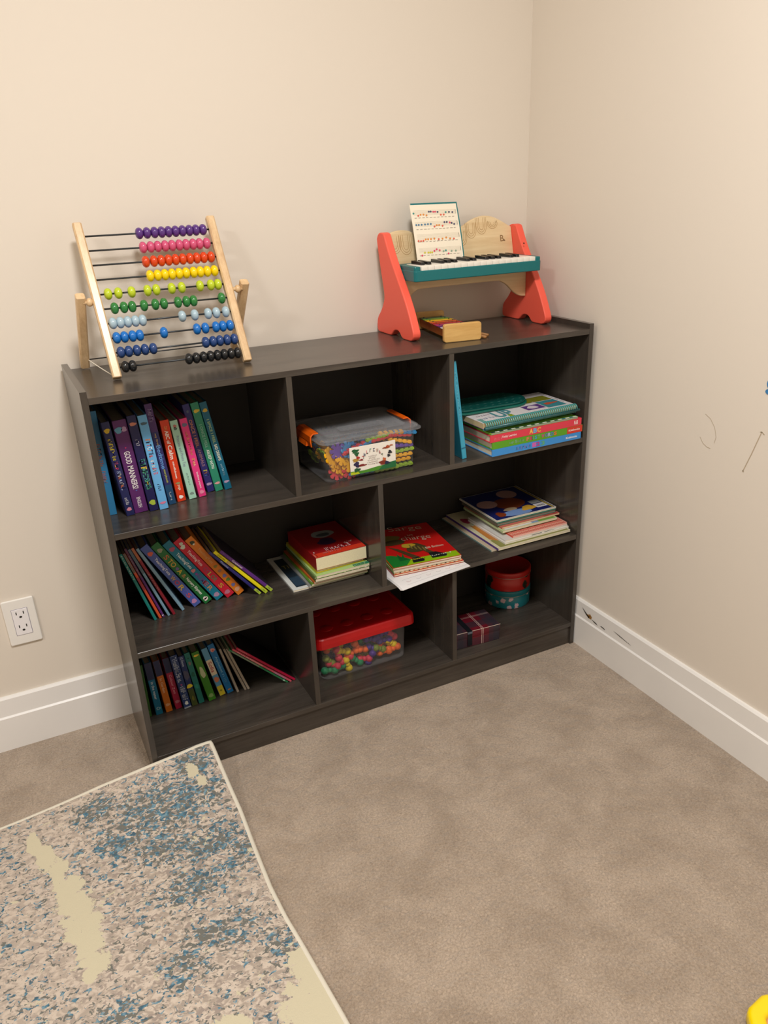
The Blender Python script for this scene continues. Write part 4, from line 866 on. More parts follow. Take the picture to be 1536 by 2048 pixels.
def dtop(b, z, w, d):
    b.quad((0.003, 0.003, z), EX*(w-0.006), EY*(d-0.006), paint('1c2464', 0.3))
    b.quad((w-0.012, 0.003, z+.0001), EX*0.006, EY*(d-0.006), paint('b8a040', 0.4))
    br = paint('7a3a1e', 0.4); pk = paint('b08c88', 0.4)
    b.blob((0.100, 0.088, z+.0003), EX*0.045, EY*0.040, br, wob=.03, seed=3, n=28)
    b.blob((0.132, 0.150, z+.0004), EX*0.030, EY*0.030, pk, n=24); b.blob((0.040, 0.110, z+.0004), EX*0.030, EY*0.028, pk, n=24)
    b.blob((0.078, 0.050, z+.0004), EX*0.022, EY*0.010, paint('b8a080', 0.4), wob=.05, seed=5)
    b.blob((0.080, 0.022, z+.0005), EX*0.050, EY*0.019, paint('7a9ad0', 0.4), wob=.08, seed=6, n=26)
    b.blob((0.034, 0.030, z+.0006), EX*0.014, EY*0.016, paint('8a3c1c', 0.4), wob=.1, seed=7)
    b.blob((0.128, 0.034, z+.0007), EX*0.022, EY*0.016, paint('d8a83a', 0.4), wob=.16, seed=9, n=26)
    b.quad((0.150, 0.020, z+.0008), EX*0.034, EY*0.026, paint('e6e2e4', 0.4)); b.quad((0.150, 0.050, z+.0008), EX*0.032, EY*0.022, paint('a8acac', 0.4))
    for i in range(12): b.quad((0.153+i*0.0022, 0.026, z+.0010), EX*(0.0006+0.0006*(i % 3)), EY*0.010, paint('303038', 0.5, 'ink'))
flat_book(0.9840, 0.0880, Z3+0.0510, 0.1980, 0.195, 0.0045, -0.5, 'e0dcd0', 'navy picture book with brown and pink shapes and a barcode, topmost of the right pile', 'left', dtop, G7, hard=False)

# ------------------------------------------------------------------ clear bin with orange latches
def tray(b, x0, x1, y0, y1, z0, z1, taper, th, m, r=0.014):
    """open tapered tub with rounded corners, real wall thickness"""
    def ring(x0, x1, y0, y1, r, z, n=5):
        pts = []
        for cx, cy, a in ((x0+r, y0+r, 180), (x1-r, y0+r, 270), (x1-r, y1-r, 0), (x0+r, y1-r, 90)):
            for i in range(n+1): pts.append((cx+r*math.cos(R(a+90*i/n)), cy+r*math.sin(R(a+90*i/n)), z))
        return pts
    t = taper
    rings = [ring(x0+t+.004, x1-t-.004, y0+t+.004, y1-t-.004, r, z0), ring(x0+t, x1-t, y0+t, y1-t, r, z0+.004), ring(x0, x1, y0, y1, r, z1),
             ring(x0+th, x1-th, y0+th, y1-th, r-th, z1), ring(x0+t+th, x1-t-th, y0+t+th, y1-t-th, r-th, z0+.005), ring(x0+t+.005, x1-t-.005, y0+t+.005, y1-t-.005, r-th, z0+.003)]
    n = len(rings[0]); vs = [p for q in rings for p in q]; fs_ = []
    for k in range(len(rings)-1):
        for i in range(n): fs_.append((k*n+i, k*n+(i+1) % n, (k+1)*n+(i+1) % n, (k+1)*n+i))
    fs_.append(tuple(range(n))[::-1]); fs_.append(tuple(range((len(rings)-1)*n, len(rings)*n)))
    b.add(vs, fs_, m, None, True); return b

def rrect(x0, x1, y0, y1, r, n=5):
    pts = []
    for cx, cy, a in ((x0+r, y0+r, 180), (x1-r, y0+r, 270), (x1-r, y1-r, 0), (x0+r, y1-r, 90)):
        for i in range(n+1): pts.append((cx+r*math.cos(R(a+90*i/n)), cy+r*math.sin(R(a+90*i/n))))
    return pts
def bin_one():
    o = empty('storage_bin', (0.4, 0.0, Z2), 'clear plastic bin with orange latches full of interlocking toy pieces', 'storage bin'); o.location = (0, 0, 0)
    z0 = Z2+0.0006; x0, x1, y0, y1 = 0.4815, 0.7165, 0.0315, 0.222
    tray(MB(), x0, x1, y0, y1, z0, Z2+0.100, 0.004, 0.0014, CLEAR, 0.016).build('tub', o)
    l = MB(); zl = Z2+0.0945
    l.prism(rrect(x0-.008, x1+.0155, y0-.008, y1+.008, .02), 2, zl, zl+.004, CLEARLID, bev=.0012, seg=2)
    l.prism(rrect(x0-.003, x1+.009, y0-.003, y1+.003, .018), 2, zl+.004, zl+.0105, CLEARLID, bev=.002, seg=2)
    l.prism(rrect(x0+.016, x1-.018, y0+.012, y1-.012, .016), 2, zl+.0105, zl+.0128, CLEARLID, bev=.001, seg=1)
    for y in (0.085, 0.165): l.prism(rrect(x0+.06, x1-.06, y-.018, y+.018, .01), 2, zl+.0128, zl+.0142, CLEARLID, bev=.0006, seg=1)
    tag(l.build('lid', o), 'clear lid')
    org = mat('orange_latch', 'f4660e', 0.35, 0.5)
    for s_ in (-1, 1):
        X = x0-.0085 if s_ < 0 else x1+.0075
        prof = [(X+s_*.0025, zl-.016), (X+s_*.0045, zl-.004), (X+s_*.0035, zl+.009), (X-s_*.004, zl+.0155), (X-s_*.017, zl+.0150), (X-s_*.017, zl+.0125), (X-s_*.005, zl+.0125), (X+s_*.0005, zl+.007), (X+s_*.001, zl-.004), (X, zl-.016)]
        b = MB().prism(prof, 1, 0.080, 0.168, org, bev=.0008, seg=1)
        b.prism([(X+s_*.0045, zl-.006), (X+s_*.0075, zl-.017), (X+s_*.0025, zl-.017)], 1, 0.100, 0.148, org)
        tag(b.build('latch', o), 'orange latch')
    # paper label on the front
    yl = y0+0.0004
    b = MB(); lx, lz, lw, lh = 0.5425, Z2+0.0125, 0.1165, 0.0650
    b.box((lx, yl-.0012, lz), (lx+lw, yl-.0004, lz+lh), paint('ece8de', .4), bev=.0003, seg=1)
    e = yl-.0015
    def q(pts, c, k=0): b.poly((lx, e-.0001*k, lz), EX*lw, EZ*lh, pts, paint(c, .45))
    q([(0, 0), (1, 0), (1, .17), (.6, .15), (.3, .10), (0, .13)], '4a8a28'); q([(.6, .0), (1, 0), (1, .24), (.85, .22), (.7, .14)], '1f6a3c', 1); q([(0, 0), (.2, 0), (.16, .09), (0, .10)], 'b4c020', 2)
    for u, v, rx, rz, c, sd in [(.12, .86, .09, .05, '1f5a34', 1), (.15, .74, .05, .06, '1f5a34', 2), (.17, .60, .04, .05, 'a83028', 3), (.12, .52, .07, .05, 'b08a3a', 4), (.24, .50, .05, .025, '8a2a34', 5), (.14, .36, .06, .09, '28244a', 6), (.26, .30, .10, .03, '7a1c1c', 7), (.14, .16, .07, .06, '1a5430', 8),
                                (.82, .80, .05, .05, 'a84a24', 9), (.76, .78, .06, .02, '8a3a20', 10), (.90, .84, .05, .02, 'b06030', 11), (.87, .60, .05, .05, '20242c', 12), (.84, .48, .04, .04, '20242c', 13), (.74, .36, .04, .06, 'c0643c', 14), (.70, .26, .09, .06, '7a2c1c', 15), (.80, .22, .06, .05, '1c2848', 16)]:
        b.blob((lx+u*lw, e-.0003-.00005*sd, lz+v*lh), EX*rx*lw*.9, EZ*rz*lh*1.2, paint(c, .45), wob=.2, seed=sd)
    cs = ['c83a4a', '2a3a5a', 'd04050', '3a8a7a', '303a58', 'a86a3a', 'b05a5a', '8aa070']
    for i in range(8):
        a = R(158-i*19.5); cx = lx+lw*.48; cz = lz+lh*.42
        b.scrawl((cx+.026*math.cos(a)-.0026, e-.0008, cz+.0225*math.sin(a)-.0022), EX*.0058, EZ*.0080, 1, [paint(cs[i], .5, 'ink')], seed=40+i)
    ink = paint('b8a8a0', .6, 'ink')
    for i, (a, c_) in enumerate(((.40, .58), (.40, .56), (.38, .64), (.36, .60), (.38, .60))):
        b.scrawl((lx+lw*a, e-.0006, lz+lh*(.56-.075*i)), EX*lw*(c_-a), EZ*lh*.045, 8, [ink], seed=20+i)
    tag(b.build('label', o), 'white picture label')
bin_one()

# pieces inside the first bin: notched bars and notched discs
PCOL = {'yellow': 'eeae0e', 'red': 'd03040', 'blue': '2a86c4', 'lime green': '92b82c', 'purple': '5c3aa0', 'orange': 'ee7a1e'}
def notched_bar_mesh(c):
    m = mat('piece_'+c, PCOL[c], 0.35, 0.5); b = MB(); L = 0.064
    b.box((-L/2, -.0045, -.0030), (L/2, .0045, .0018), m, bev=.0008)
    for i in range(5):
        x = -L/2+.0065+i*.0128; b.box((x-.0042, -.0052, -.0042), (x+.0042, .0052, .0046), m, bev=.0012)
    return b
def notched_disc_mesh(c):
    m = mat('piece_'+c, PCOL[c], 0.35, 0.5); pts = []
    n = 8
    for i in range(n):
        a0 = 360/n*i
        for da, r_ in ((-15, .0195), (0, .021), (15, .0195), (17.5, .0125), (27.5, .0125)):
            pts.append((r_*math.cos(R(a0+da)), r_*math.sin(R(a0+da))))
    return MB().prism(pts, 2, -.0018, .0018, m, bev=.0006, seg=1)
PM = {}
def piece(kind, c, loc, rot):
    k = (kind, c)
    nm = 'toy_bar' if kind == 'bar' else 'toy_disc'
    lab = {'bar': f'{c} notched toy bar inside the clear bin with orange latches', 'disc': f'{c} notched toy disc inside the clear bin with orange latches'}[kind]
    if k not in PM:
        ob = (notched_bar_mesh(c) if kind == 'bar' else notched_disc_mesh(c)).build(nm); PM[k] = ob
    else:
        ob = PM[k].copy(); COL.objects.link(ob)
    ob.location = loc; ob.rotation_euler = [R(a) for a in rot]
    tag(ob, lab, 'toy piece', f'{c} notched {kind}s in the bin with orange latches')
zb = Z2+0.006
front = [  # (x, z, tilt, colour) laid against the front wall
 (.677, .0105, 1, 'lime green'), (.672, .0235, 0, 'yellow'), (.677, .0345, 1, 'yellow'), (.681, .0455, -2, 'lime green'), (.680, .0575, 6, 'purple'), (.677, .0700, 16, 'yellow'), (.677, .0840, 9, 'red'), (.690, .0925, 8, 'blue'),
 (.600, .0800, -14, 'blue'), (.560, .0715, -16, 'red'), (.622, .0925, -6, 'lime green'), (.634, .0835, -4, 'red'), (.655, .0975, 3, 'yellow'), (.575, .0110, 0, 'blue'), (.640, .0080, 0, 'lime green'), (.610, .0200, 3, 'purple'),
 (.600, .0330, -3, 'red'), (.625, .0430, 5, 'yellow'), (.590, .0560, -6, 'blue'), (.620, .0660, 4, 'lime green')]
for x, z, a, c in front: piece('bar', c, (x, 0.045, Z2+z-0.001 if z < .09 else Z2+z-.006), (rnd.uniform(-12, 12), a, rnd.uniform(-4, 4)))
for x, z, rx, ry, c in [(.517, .020, 70, 10, 'red'), (.520, .034, 62, -25, 'yellow'), (.533, .027, 75, 20, 'yellow'), (.512, .050, 78, 35, 'yellow'), (.530, .053, 66, -8, 'yellow'), (.547, .036, 70, -30, 'yellow'), (.548, .018, 80, 10, 'red'), (.546, .068, 60, 45, 'blue'), (.521, .070, 84, 5, 'purple'), (.500, .062, 60, 60, 'yellow')]:
    piece('disc', c, (x, 0.047+rnd.uniform(0, .010), Z2+z), (rx, ry, rnd.uniform(0, 40)))
cl = list(PCOL)
for k in range(60):
    x = rnd.uniform(.522, .676); y = rnd.uniform(.070, .180); z = rnd.choice([.014, .030, .046, .062, .074, .084])
    piece('bar', rnd.choice(['yellow', 'red', 'blue', 'lime green', 'purple', 'yellow']), (x, y, Z2+z), (rnd.uniform(-20, 20), rnd.uniform(-10, 10), rnd.choice([rnd.uniform(-30, 30), rnd.uniform(55, 115)])))
for k in range(10):
    piece('disc', rnd.choice(['yellow', 'blue', 'red', 'lime green']), (rnd.uniform(.505, .515), rnd.uniform(.08, .19), Z2+rnd.uniform(.028, .072)), (rnd.uniform(50, 90), rnd.uniform(-30, 30), rnd.uniform(60, 120)))

# ------------------------------------------------------------------ clear bin with red lid
def bin_two():
    o = empty('storage_bin', (0, 0, 0), 'clear plastic bin with a red lid full of bristly toy pieces in the bottom shelf', 'storage bin')
    x0, x1, y0, y1 = 0.4495, 0.7000, 0.0775, 0.2700
    tray(MB(), x0, x1, y0, y1, Z4+.0006, Z4+.116, 0.005, 0.0015, CLEAR, 0.020).build('tub', o)
    red = mat('red_lid', 'b80f14', 0.33, 0.5)
    l = MB(); z = Z4+.103
    def ring(k, zz): return [(p[0], p[1], zz) for p in rrect(x0-k-.004, x1+k+.016, y0-k, y1+k, .016+k*.5)]
    rings = [ring(.0065, z), ring(.0065, z+.012), ring(.005, z+.0255), ring(.002, z+.0285), ring(-.004, z+.0285), ring(-.006, z+.0255)]
    n = len(rings[0]); vs = [p for r_ in rings for p in r_]; fs_ = []
    for k in range(len(rings)-1):
        for i in range(n): fs_.append((k*n+i, k*n+(i+1) % n, (k+1)*n+(i+1) % n, (k+1)*n+i))
    fs_.append(tuple(range((len(rings)-1)*n, len(rings)*n)))
    inner = ring(.0045, z); o2 = len(vs); vs += inner; vs += ring(.0025, z+.023)
    for i in range(n): fs_.append((i, o2+i, o2+(i+1) % n, (i+1) % n)); fs_.append((o2+i, o2+n+i, o2+n+(i+1) % n, o2+(i+1) % n))
    fs_.append(tuple(range(o2+n, o2+2*n))[::-1])
    l.add(vs, fs_, red)
    for i in range(4):
        for j in range(2):
            l.lathe([(.0165, 0), (.0165, .0010), (.0155, .0016)], red, (x0+.04+i*.058, y0+.05+j*.085, z+.0250), 2, 24)
    tag(l.build('lid', o), 'red lid')
bin_two()
BC = {'orange': 'f26a1c', 'green': '0e8a58', 'pink': 'd8304e', 'yellow': 'e8cc10', 'purple': '4a2a8c', 'olive green': '7a8a2c'}
BM = {}
def bristle(c, loc, rot):
    if c not in BM:
        m = mat('bristle_'+c, BC[c], 0.45, 0.4); b = MB()
        for x in (-.013, 0, .013):
            b.sphere((x, 0, 0), .0092 if x else .0074, m, (1, 1, 1), None, 14, 9)
            if x:
                for k in range(5):
                    y = -.006+k*.003; b.lathe([(math.sqrt(max(1e-6, .0100**2-y*y)), -.0005), (math.sqrt(max(1e-6, .0100**2-y*y)), .0005)], m, (x, y, 0), 1, 14)
        b.tube([(-.012, 0, 0), (.012, 0, 0)], .005, m, 10)
        ob = b.build('bristle_piece'); BM[c] = ob
    else:
        ob = BM[c].copy(); COL.objects.link(ob)
    ob.location = loc; ob.rotation_euler = [R(a) for a in rot]
    tag(ob, f'{c} bristly toy piece inside the bin with the red lid', 'toy piece', f'{c} bristly pieces in the bin with the red lid')
fr2 = [(.480, .020, 'green', 5), (.505, .020, 'green', -8), (.530, .023, 'yellow', 75), (.528, .038, 'pink', -20), (.490, .034, 'pink', 30), (.480, .048, 'olive green', 50), (.556, .026, 'green', 40), (.545, .052, 'orange', -25), (.560, .068, 'orange', 60), (.572, .056, 'orange', 20),
       (.580, .022, 'pink', 10), (.597, .022, 'purple', -60), (.605, .048, 'purple', 30), (.625, .040, 'olive green', 30), (.640, .026, 'orange', -12), (.665, .028, 'orange', -14), (.660, .048, 'yellow', 45), (.640, .062, 'purple', 0), (.663, .072, 'pink', 50), (.520, .066, 'yellow', 20), (.505, .062, 'pink', 80), (.600, .078, 'purple', 15), (.632, .082, 'purple', -20)]
for x, z, c, a in fr2: bristle(c, (x, .1005+rnd.uniform(0, .004), Z4+z-.002), (rnd.uniform(-30, 30), a, rnd.uniform(-15, 15)))
bcl = list(BC)
for k in range(60):
    bristle(rnd.choice(bcl), (rnd.uniform(.478, .672), rnd.uniform(.118, .238), Z4+rnd.choice([.015, .031, .047, .063, .075])), (rnd.uniform(-40, 40), rnd.uniform(-40, 40), rnd.uniform(0, 180)))

# ------------------------------------------------------------------ tins and gift box
def blotch(name, base, spots, scale, lo, hi, rough=0.35, seed=0.0):
    m = bpy.data.materials.new(name); m.use_nodes = True; nt = m.node_tree; b = nt.nodes['Principled BSDF']; b.inputs['Roughness'].default_value = rough
    tc = nt.nodes.new('ShaderNodeTexCoord'); mp = nt.nodes.new('ShaderNodeMapping'); mp.inputs['Location'].default_value = (seed, seed, seed); nt.links.new(tc.outputs['Object'], mp.inputs['Vector'])
    prev = None
    for i, (c, sc) in enumerate(spots):
        n = nt.nodes.new('ShaderNodeTexVoronoi'); n.inputs['Scale'].default_value = sc; nt.links.new(mp.outputs['Vector'], n.inputs['Vector'])
        n2 = nt.nodes.new('ShaderNodeTexNoise'); n2.inputs['Scale'].default_value = sc*2.2; nt.links.new(mp.outputs['Vector'], n2.inputs['Vector'])
        ad = nt.nodes.new('ShaderNodeMath'); ad.operation = 'MULTIPLY_ADD'; ad.inputs[1].default_value = 0.5; nt.links.new(n2.outputs['Fac'], ad.inputs[0]); nt.links.new(n.outputs['Distance'], ad.inputs[2])
        cr = nt.nodes.new('ShaderNodeValToRGB'); e = cr.color_ramp.elements; e[0].position = lo; e[0].color = (1, 1, 1, 1); e[1].position = hi; e[1].color = (0, 0, 0, 1)
        nt.links.new(ad.outputs[0], cr.inputs['Fac'])
        mx = nt.nodes.new('ShaderNodeMix'); mx.data_type = 'RGBA'; nt.links.new(cr.outputs['Color'], mx.inputs['Factor']); mx.inputs['B'].default_value = (*hx(c), 1)
        if prev is None: mx.inputs['A'].default_value = (*hx(base), 1)
        else: nt.links.new(prev, mx.inputs['A'])
        prev = mx.outputs['Result']
    nt.links.new(prev, b.inputs['Base Color']); MATS[name] = m; return m
REDTIN = blotch('red_tin_leaves', 'c0241c', [('1c2a1e', 26)], 30, .56, .62)
TEALTIN = blotch('teal_tin_figures', '1c7a86', [('d8b8c0', 42)], 30, .53, .58, seed=.37)
def tin(zb_, r_, h, body, rim, top, label, name='round_tin'):
    o = empty(name, (1.1125, 0.2125, zb_), label, 'tin', 'stacked round gift tins')
    MB().lathe([(r_-.001, 0), (r_, .0015), (r_, h-.017), (r_-.0015, h-.0165)], body, (0, 0, 0), 2, 64).build('tin_body', o)
    l = MB(); l.lathe([(r_+.0004, h-.0175), (r_+.0016, h-.0165), (r_+.0016, h-.0028), (r_+.0004, h-.0008), (r_-.004, h), (r_-.006, h-.0016)], rim, (0, 0, 0), 2, 64)
    l.lathe([(r_+.0018, h-.0175), (r_+.0022, h-.0168), (r_+.0018, h-.0160)], mat('tin_edge', 'b0a898', .3, .5, metal=.7), (0, 0, 0), 2, 64)
    l.build('tin_lid', o)
tin(Z4+.0004, .067, .0570, TEALTIN, mat('teal_lid_paint', '1c7a86', .35, .5), None, 'teal round tin with white figures, lower of the two stacked tins')
tin(Z4+.0578, .067, .0600, REDTIN, mat('red_lid_paint', 'b8241e', .35, .5), None, 'red round tin with dark green leaves, resting on the teal tin')

def plaid():
    m = bpy.data.materials.new('red_plaid'); m.use_nodes = True; nt = m.node_tree; b = nt.nodes['Principled BSDF']; b.inputs['Roughness'].default_value = .45
    tc = nt.nodes.new('ShaderNodeTexCoord'); sp = nt.nodes.new('ShaderNodeSeparateXYZ'); nt.links.new(tc.outputs['Object'], sp.inputs[0])
    prev = None
    def band(out, period, c, hw, col, fac):
        nonlocal prev
        a = nt.nodes.new('ShaderNodeMath'); a.operation = 'SUBTRACT'; a.inputs[1].default_value = c; nt.links.new(out, a.inputs[0])
        w = nt.nodes.new('ShaderNodeMath'); w.operation = 'WRAP'; w.inputs[1].default_value = period/2; w.inputs[2].default_value = -period/2; nt.links.new(a.outputs[0], w.inputs[0])
        ab = nt.nodes.new('ShaderNodeMath'); ab.operation = 'ABSOLUTE'; nt.links.new(w.outputs[0], ab.inputs[0])
        lt = nt.nodes.new('ShaderNodeMath'); lt.operation = 'LESS_THAN'; lt.inputs[1].default_value = hw; nt.links.new(ab.outputs[0], lt.inputs[0])
        ml = nt.nodes.new('ShaderNodeMath'); ml.operation = 'MULTIPLY'; ml.inputs[1].default_value = fac; nt.links.new(lt.outputs[0], ml.inputs[0])
        mx = nt.nodes.new('ShaderNodeMix'); mx.data_type = 'RGBA'; nt.links.new(ml.outputs[0], mx.inputs['Factor']); mx.inputs['B'].default_value = (*hx(col), 1)
        if prev is None: mx.inputs['A'].default_value = (*hx('640f20'), 1)
        else: nt.links.new(prev, mx.inputs['A'])
        prev = mx.outputs['Result']
    X, Y, Z = sp.outputs
    band(X, .11, .020, .014, '2a2a34', .7); band(X, .11, .118, .016, '2a2a34', .7); band(Y, .09, .030, .014, '2a2a34', .7); band(Z, .09, .012, .012, '2a2a34', .5)
    for o_ in (-.0022, .0022): band(X, .22, .082+o_, .0006, 'dcc4b8', .85); band(Y, .22, .070+o_, .0006, 'dcc4b8', .6)
    nt.links.new(prev, b.inputs['Base Color']); return m
def gift_box():
    o = empty('gift_box', (0.8260, 0.0400, Z4+.0005), 'dark red plaid gift box with a black band in the bottom right compartment', 'gift box', None, (0, 0, R(-4.5)))
    P_ = plaid(); w, d, h = .137, .092, .0490
    MB().box((.001, .001, 0), (w-.001, d-.001, h-.014), P_, bev=.0008, seg=1).build('box_base', o)
    MB().box((0, 0, h-.020), (w, d, h), P_, bev=.0012, seg=2).build('box_lid', o)
    e = MB(); e.box((-.0004, -.0007, h-.0008), (w+.0004, .0004, h-.0000), paint('d8c4b4', .5))
    e.build('lid_trim', o)
    bk = mat('black_band', '14161c', .5, .3)
    b = MB(); b.box((.0345, -.0014, .004), (.0495, 0, h+.0012), bk, bev=.0004, seg=1); b.box((.0345, -.0014, h), (.0495, d, h+.0012), bk, bev=.0004, seg=1)
    b.box((.0345, -.0030, h-.007), (.0495, -.0010, h-.001), mat('band_grey', '5a606c', .4, .4), bev=.0006, seg=1)
    tag(b.build('band', o), 'black band')
gift_box()

# ------------------------------------------------------------------ wall outlet
def outlet():
    o = empty('wall_outlet', (-0.1985, WY, 0.3320), 'white double wall outlet on the back wall left of the bookshelf', 'wall outlet')
    w, h = .0700, .1165
    def rz(x0, x1, z0, z1, r, n=4):
        return rrect(x0, x1, z0, z1, r, n)
    MB().prism(rz(-w/2, w/2, -h/2, h/2, .004), 1, -.0062, 0, OUTLET, bev=.0022, seg=3).build('cover_plate', o)
    b = MB().prism(rz(-.0168, .0168, -.0335, .0335, .001), 1, -.0074, -.003, mat('outlet_insert', 'f1eef0', .35, .5), bev=.0005, seg=1)
    e = -.0077
    for zc in (.0165, -.0180):
        for x, hh in ((-.0078, .0036), (.0078, .0036)):
            b.box((x-.0011, e, zc+.0035), (x+.0011, e+.0006, zc+.0035+2*hh), SLOT)
        b.blob((0, e-.0001, zc-.003), EX*.0032, EZ*.0026, SLOT, n=12)
    b.build('receptacle', o)
    MB().prism(rz(-.0178, .0178, -.0345, .0345, .001), 1, -.0065, -.004, mat('outlet_gap', '9a94a4', .6, .2)).build('gap_frame', o)
outlet()
# blue sticker peeking in at the right edge of the picture
b = MB(); bl = paint('3f7fb4', .4)
for (y, z, ry, rz_) in ((-.5075, .8600, .0095, .0105), (-.5055, .8440, .0085, .0055), (-.530, .852, .016, .020)):
    pts = [(y+ry*math.cos(R(a)), z+rz_*math.sin(R(a))) for a in range(0, 360, 20)]
    b.prism(pts, 0, WX-.0012, WX-.0001, bl)
tag(b.build('wall_sticker'), 'small blue sticker on the right wall at the picture edge', 'sticker')

# ------------------------------------------------------------------ area rug
def rug_mat():
    m = bpy.data.materials.new('distressed_rug'); m.use_nodes = True; nt = m.node_tree; b = nt.nodes['Principled BSDF']
    b.inputs['Roughness'].default_value = .92; b.inputs['Specular IOR Level'].default_value = .1
    tc = nt.nodes.new('ShaderNodeTexCoord')
    def noise(sc, det, dist=0., rough=.55, off=0., st=(1, 1, 1)):
        mp = nt.nodes.new('ShaderNodeMapping'); mp.inputs['Location'].default_value = (off, off*1.7, 0); mp.inputs['Scale'].default_value = st; nt.links.new(tc.outputs['UV'], mp.inputs['Vector'])
        n = nt.nodes.new('ShaderNodeTexNoise'); n.inputs['Scale'].default_value = sc; n.inputs['Detail'].default_value = det; n.inputs['Distortion'].default_value = dist; n.inputs['Roughness'].default_value = rough
        nt.links.new(mp.outputs['Vector'], n.inputs['Vector']); return n.outputs['Fac']
    def ramp(f, stops):
        r_ = nt.nodes.new('ShaderNodeValToRGB'); e = r_.color_ramp.elements
        e[0].position, e[1].position = stops[0][0], stops[-1][0]; e[0].color = (*stops[0][1], 1); e[1].color = (*stops[-1][1], 1)
        for p_, c_ in stops[1:-1]: x = e.new(p_); x.color = (*c_, 1)
        nt.links.new(f, r_.inputs['Fac']); return r_.outputs['Color']
    def mix(f, a, b_):
        x = nt.nodes.new('ShaderNodeMix'); x.data_type = 'RGBA'
        nt.links.new(f, x.inputs['Factor'])
        for k, v in (('A', a), ('B', b_)):
            if isinstance(v, str): x.inputs[k].default_value = (*hx(v), 1)
            else: nt.links.new(v, x.inputs[k])
        return x.outputs['Result']
    def math_(op, a, b_, c_=None, clamp=False):
        n = nt.nodes.new('ShaderNodeMath'); n.operation = op; n.use_clamp = clamp
        for i, v in enumerate((a, b_) if c_ is None else (a, b_, c_)):
            if isinstance(v, (int, float)): n.inputs[i].default_value = v
            else: nt.links.new(v, n.inputs[i])
        return n.outputs[0]
    W1 = (1., 1., 1.); K0 = (0., 0., 0.)
    st = (1, 1.35, 1)
    f1 = noise(68, 3, .9, .5, 3.1, st)
    base = ramp(f1, [(.40, hx('a69a8e')), (.47, hx('b4a79a')), (.52, hx('c1b3a5')), (.60, hx('cabdaf'))])
    f2 = noise(70, 3, .9, .5, 9.7, st)
    tr = ramp(f2, [(.56, K0), (.60, W1)]); base = mix(tr, base, '9c9087')
    sep = nt.nodes.new('ShaderNodeSeparateXYZ'); nt.links.new(tc.outputs['UV'], sep.inputs[0]); u, v = sep.outputs[0], sep.outputs[1]
    soft = math_('MULTIPLY', math_('SUBTRACT', u, .26), 3.2, clamp=True); base = mix(math_('MULTIPLY', math_('MINIMUM', soft, 1.0), .55), base, 'bdb0a3')
    # blue flecks gather where a broad field is strong
    fld = noise(5.5, 3, .8, .6, 1.3)
    def hump(uc, vc, ru, rv):   # soft spot in rug coordinates
        a = math_('DIVIDE', math_('SUBTRACT', u, uc), ru); c_ = math_('DIVIDE', math_('SUBTRACT', v, vc), rv)
        d2 = math_('ADD', math_('MULTIPLY', a, a), math_('MULTIPLY', c_, c_)); return math_('SUBTRACT', 1.0, d2, clamp=True)
    hs = None
    for q in ((.05, .03, .05, .05), (.06, .12, .06, .06), (.09, .25, .09, .06), (.17, .22, .07, .06), (.01, .29, .06, .06), (.27, .06, .07, .06), (.24, .17, .06, .05), (.19, .51, .06, .05), (.03, .54, .05, .05), (.31, .56, .06, .05), (.11, .47, .10, .05), (.13, .34, .10, .05), (.16, .12, .14, .10)):
        h_ = hump(*q); hs = h_ if hs is None else math_('MAXIMUM', hs, h_)
    den = math_('MULTIPLY_ADD', hs, .13, math_('MULTIPLY', math_('SUBTRACT', fld, .5), .28))
    f3 = noise(72, 3, 1.1, .5, 5.5, st)
    blue = ramp(math_('ADD', f3, den), [(.605, K0), (.635, W1)])
    bcol = ramp(noise(110, 2, .4, .5, 7.7), [(.42, hx('4a6270')), (.52, hx('557e92')), (.62, hx('7895a2'))])
    base = mix(blue, base, bcol)
    gre = ramp(math_('ADD', noise(85, 3, 1, .5, 2.2, st), math_('MULTIPLY', hs, .10)), [(.60, K0), (.63, W1)]); base = mix(gre, base, '70706a')
    # cream worn patches
    wob = math_('MULTIPLY', math_('SUBTRACT', noise(30, 6, .4, .75, 4.4), .5), 5.5)
    pm = None
    for q in ((.400, .09, .018, .05), (.385, .14, .026, .05), (.365, .19, .024, .05), (.352, .24, .036, .05), (.343, .29, .044, .06), (.335, .34, .044, .06), (.330, .39, .036, .05), (.322, .43, .030, .04), (.338, .455, .018, .025), (.010, .62, .040, .08), (.035, .69, .070, .08), (.05, .80, .13, .12), (.060, .055, .016, .026), (.050, .088, .013, .020), (.16, .67, .05, .05)):
        h_ = hump(*q); pm = h_ if pm is None else math_('MAXIMUM', pm, h_)
    pm = math_('ADD', pm, math_('MULTIPLY', wob, .6)); cream = ramp(pm, [(.40, K0), (.46, W1)])
    near = math_('GREATER_THAN', pm, .0)
    base = mix(cream, base, 'c8c0a6')
    nt.links.new(base, b.inputs['Base Color'])
    bp = nt.nodes.new('ShaderNodeBump'); bp.inputs['Strength'].default_value = .35; bp.inputs['Distance'].default_value = .002
    nt.links.new(noise(420, 3), bp.inputs['Height']); nt.links.new(bp.outputs['Normal'], b.inputs['Normal'])
    MATS['distressed_rug'] = m; return m
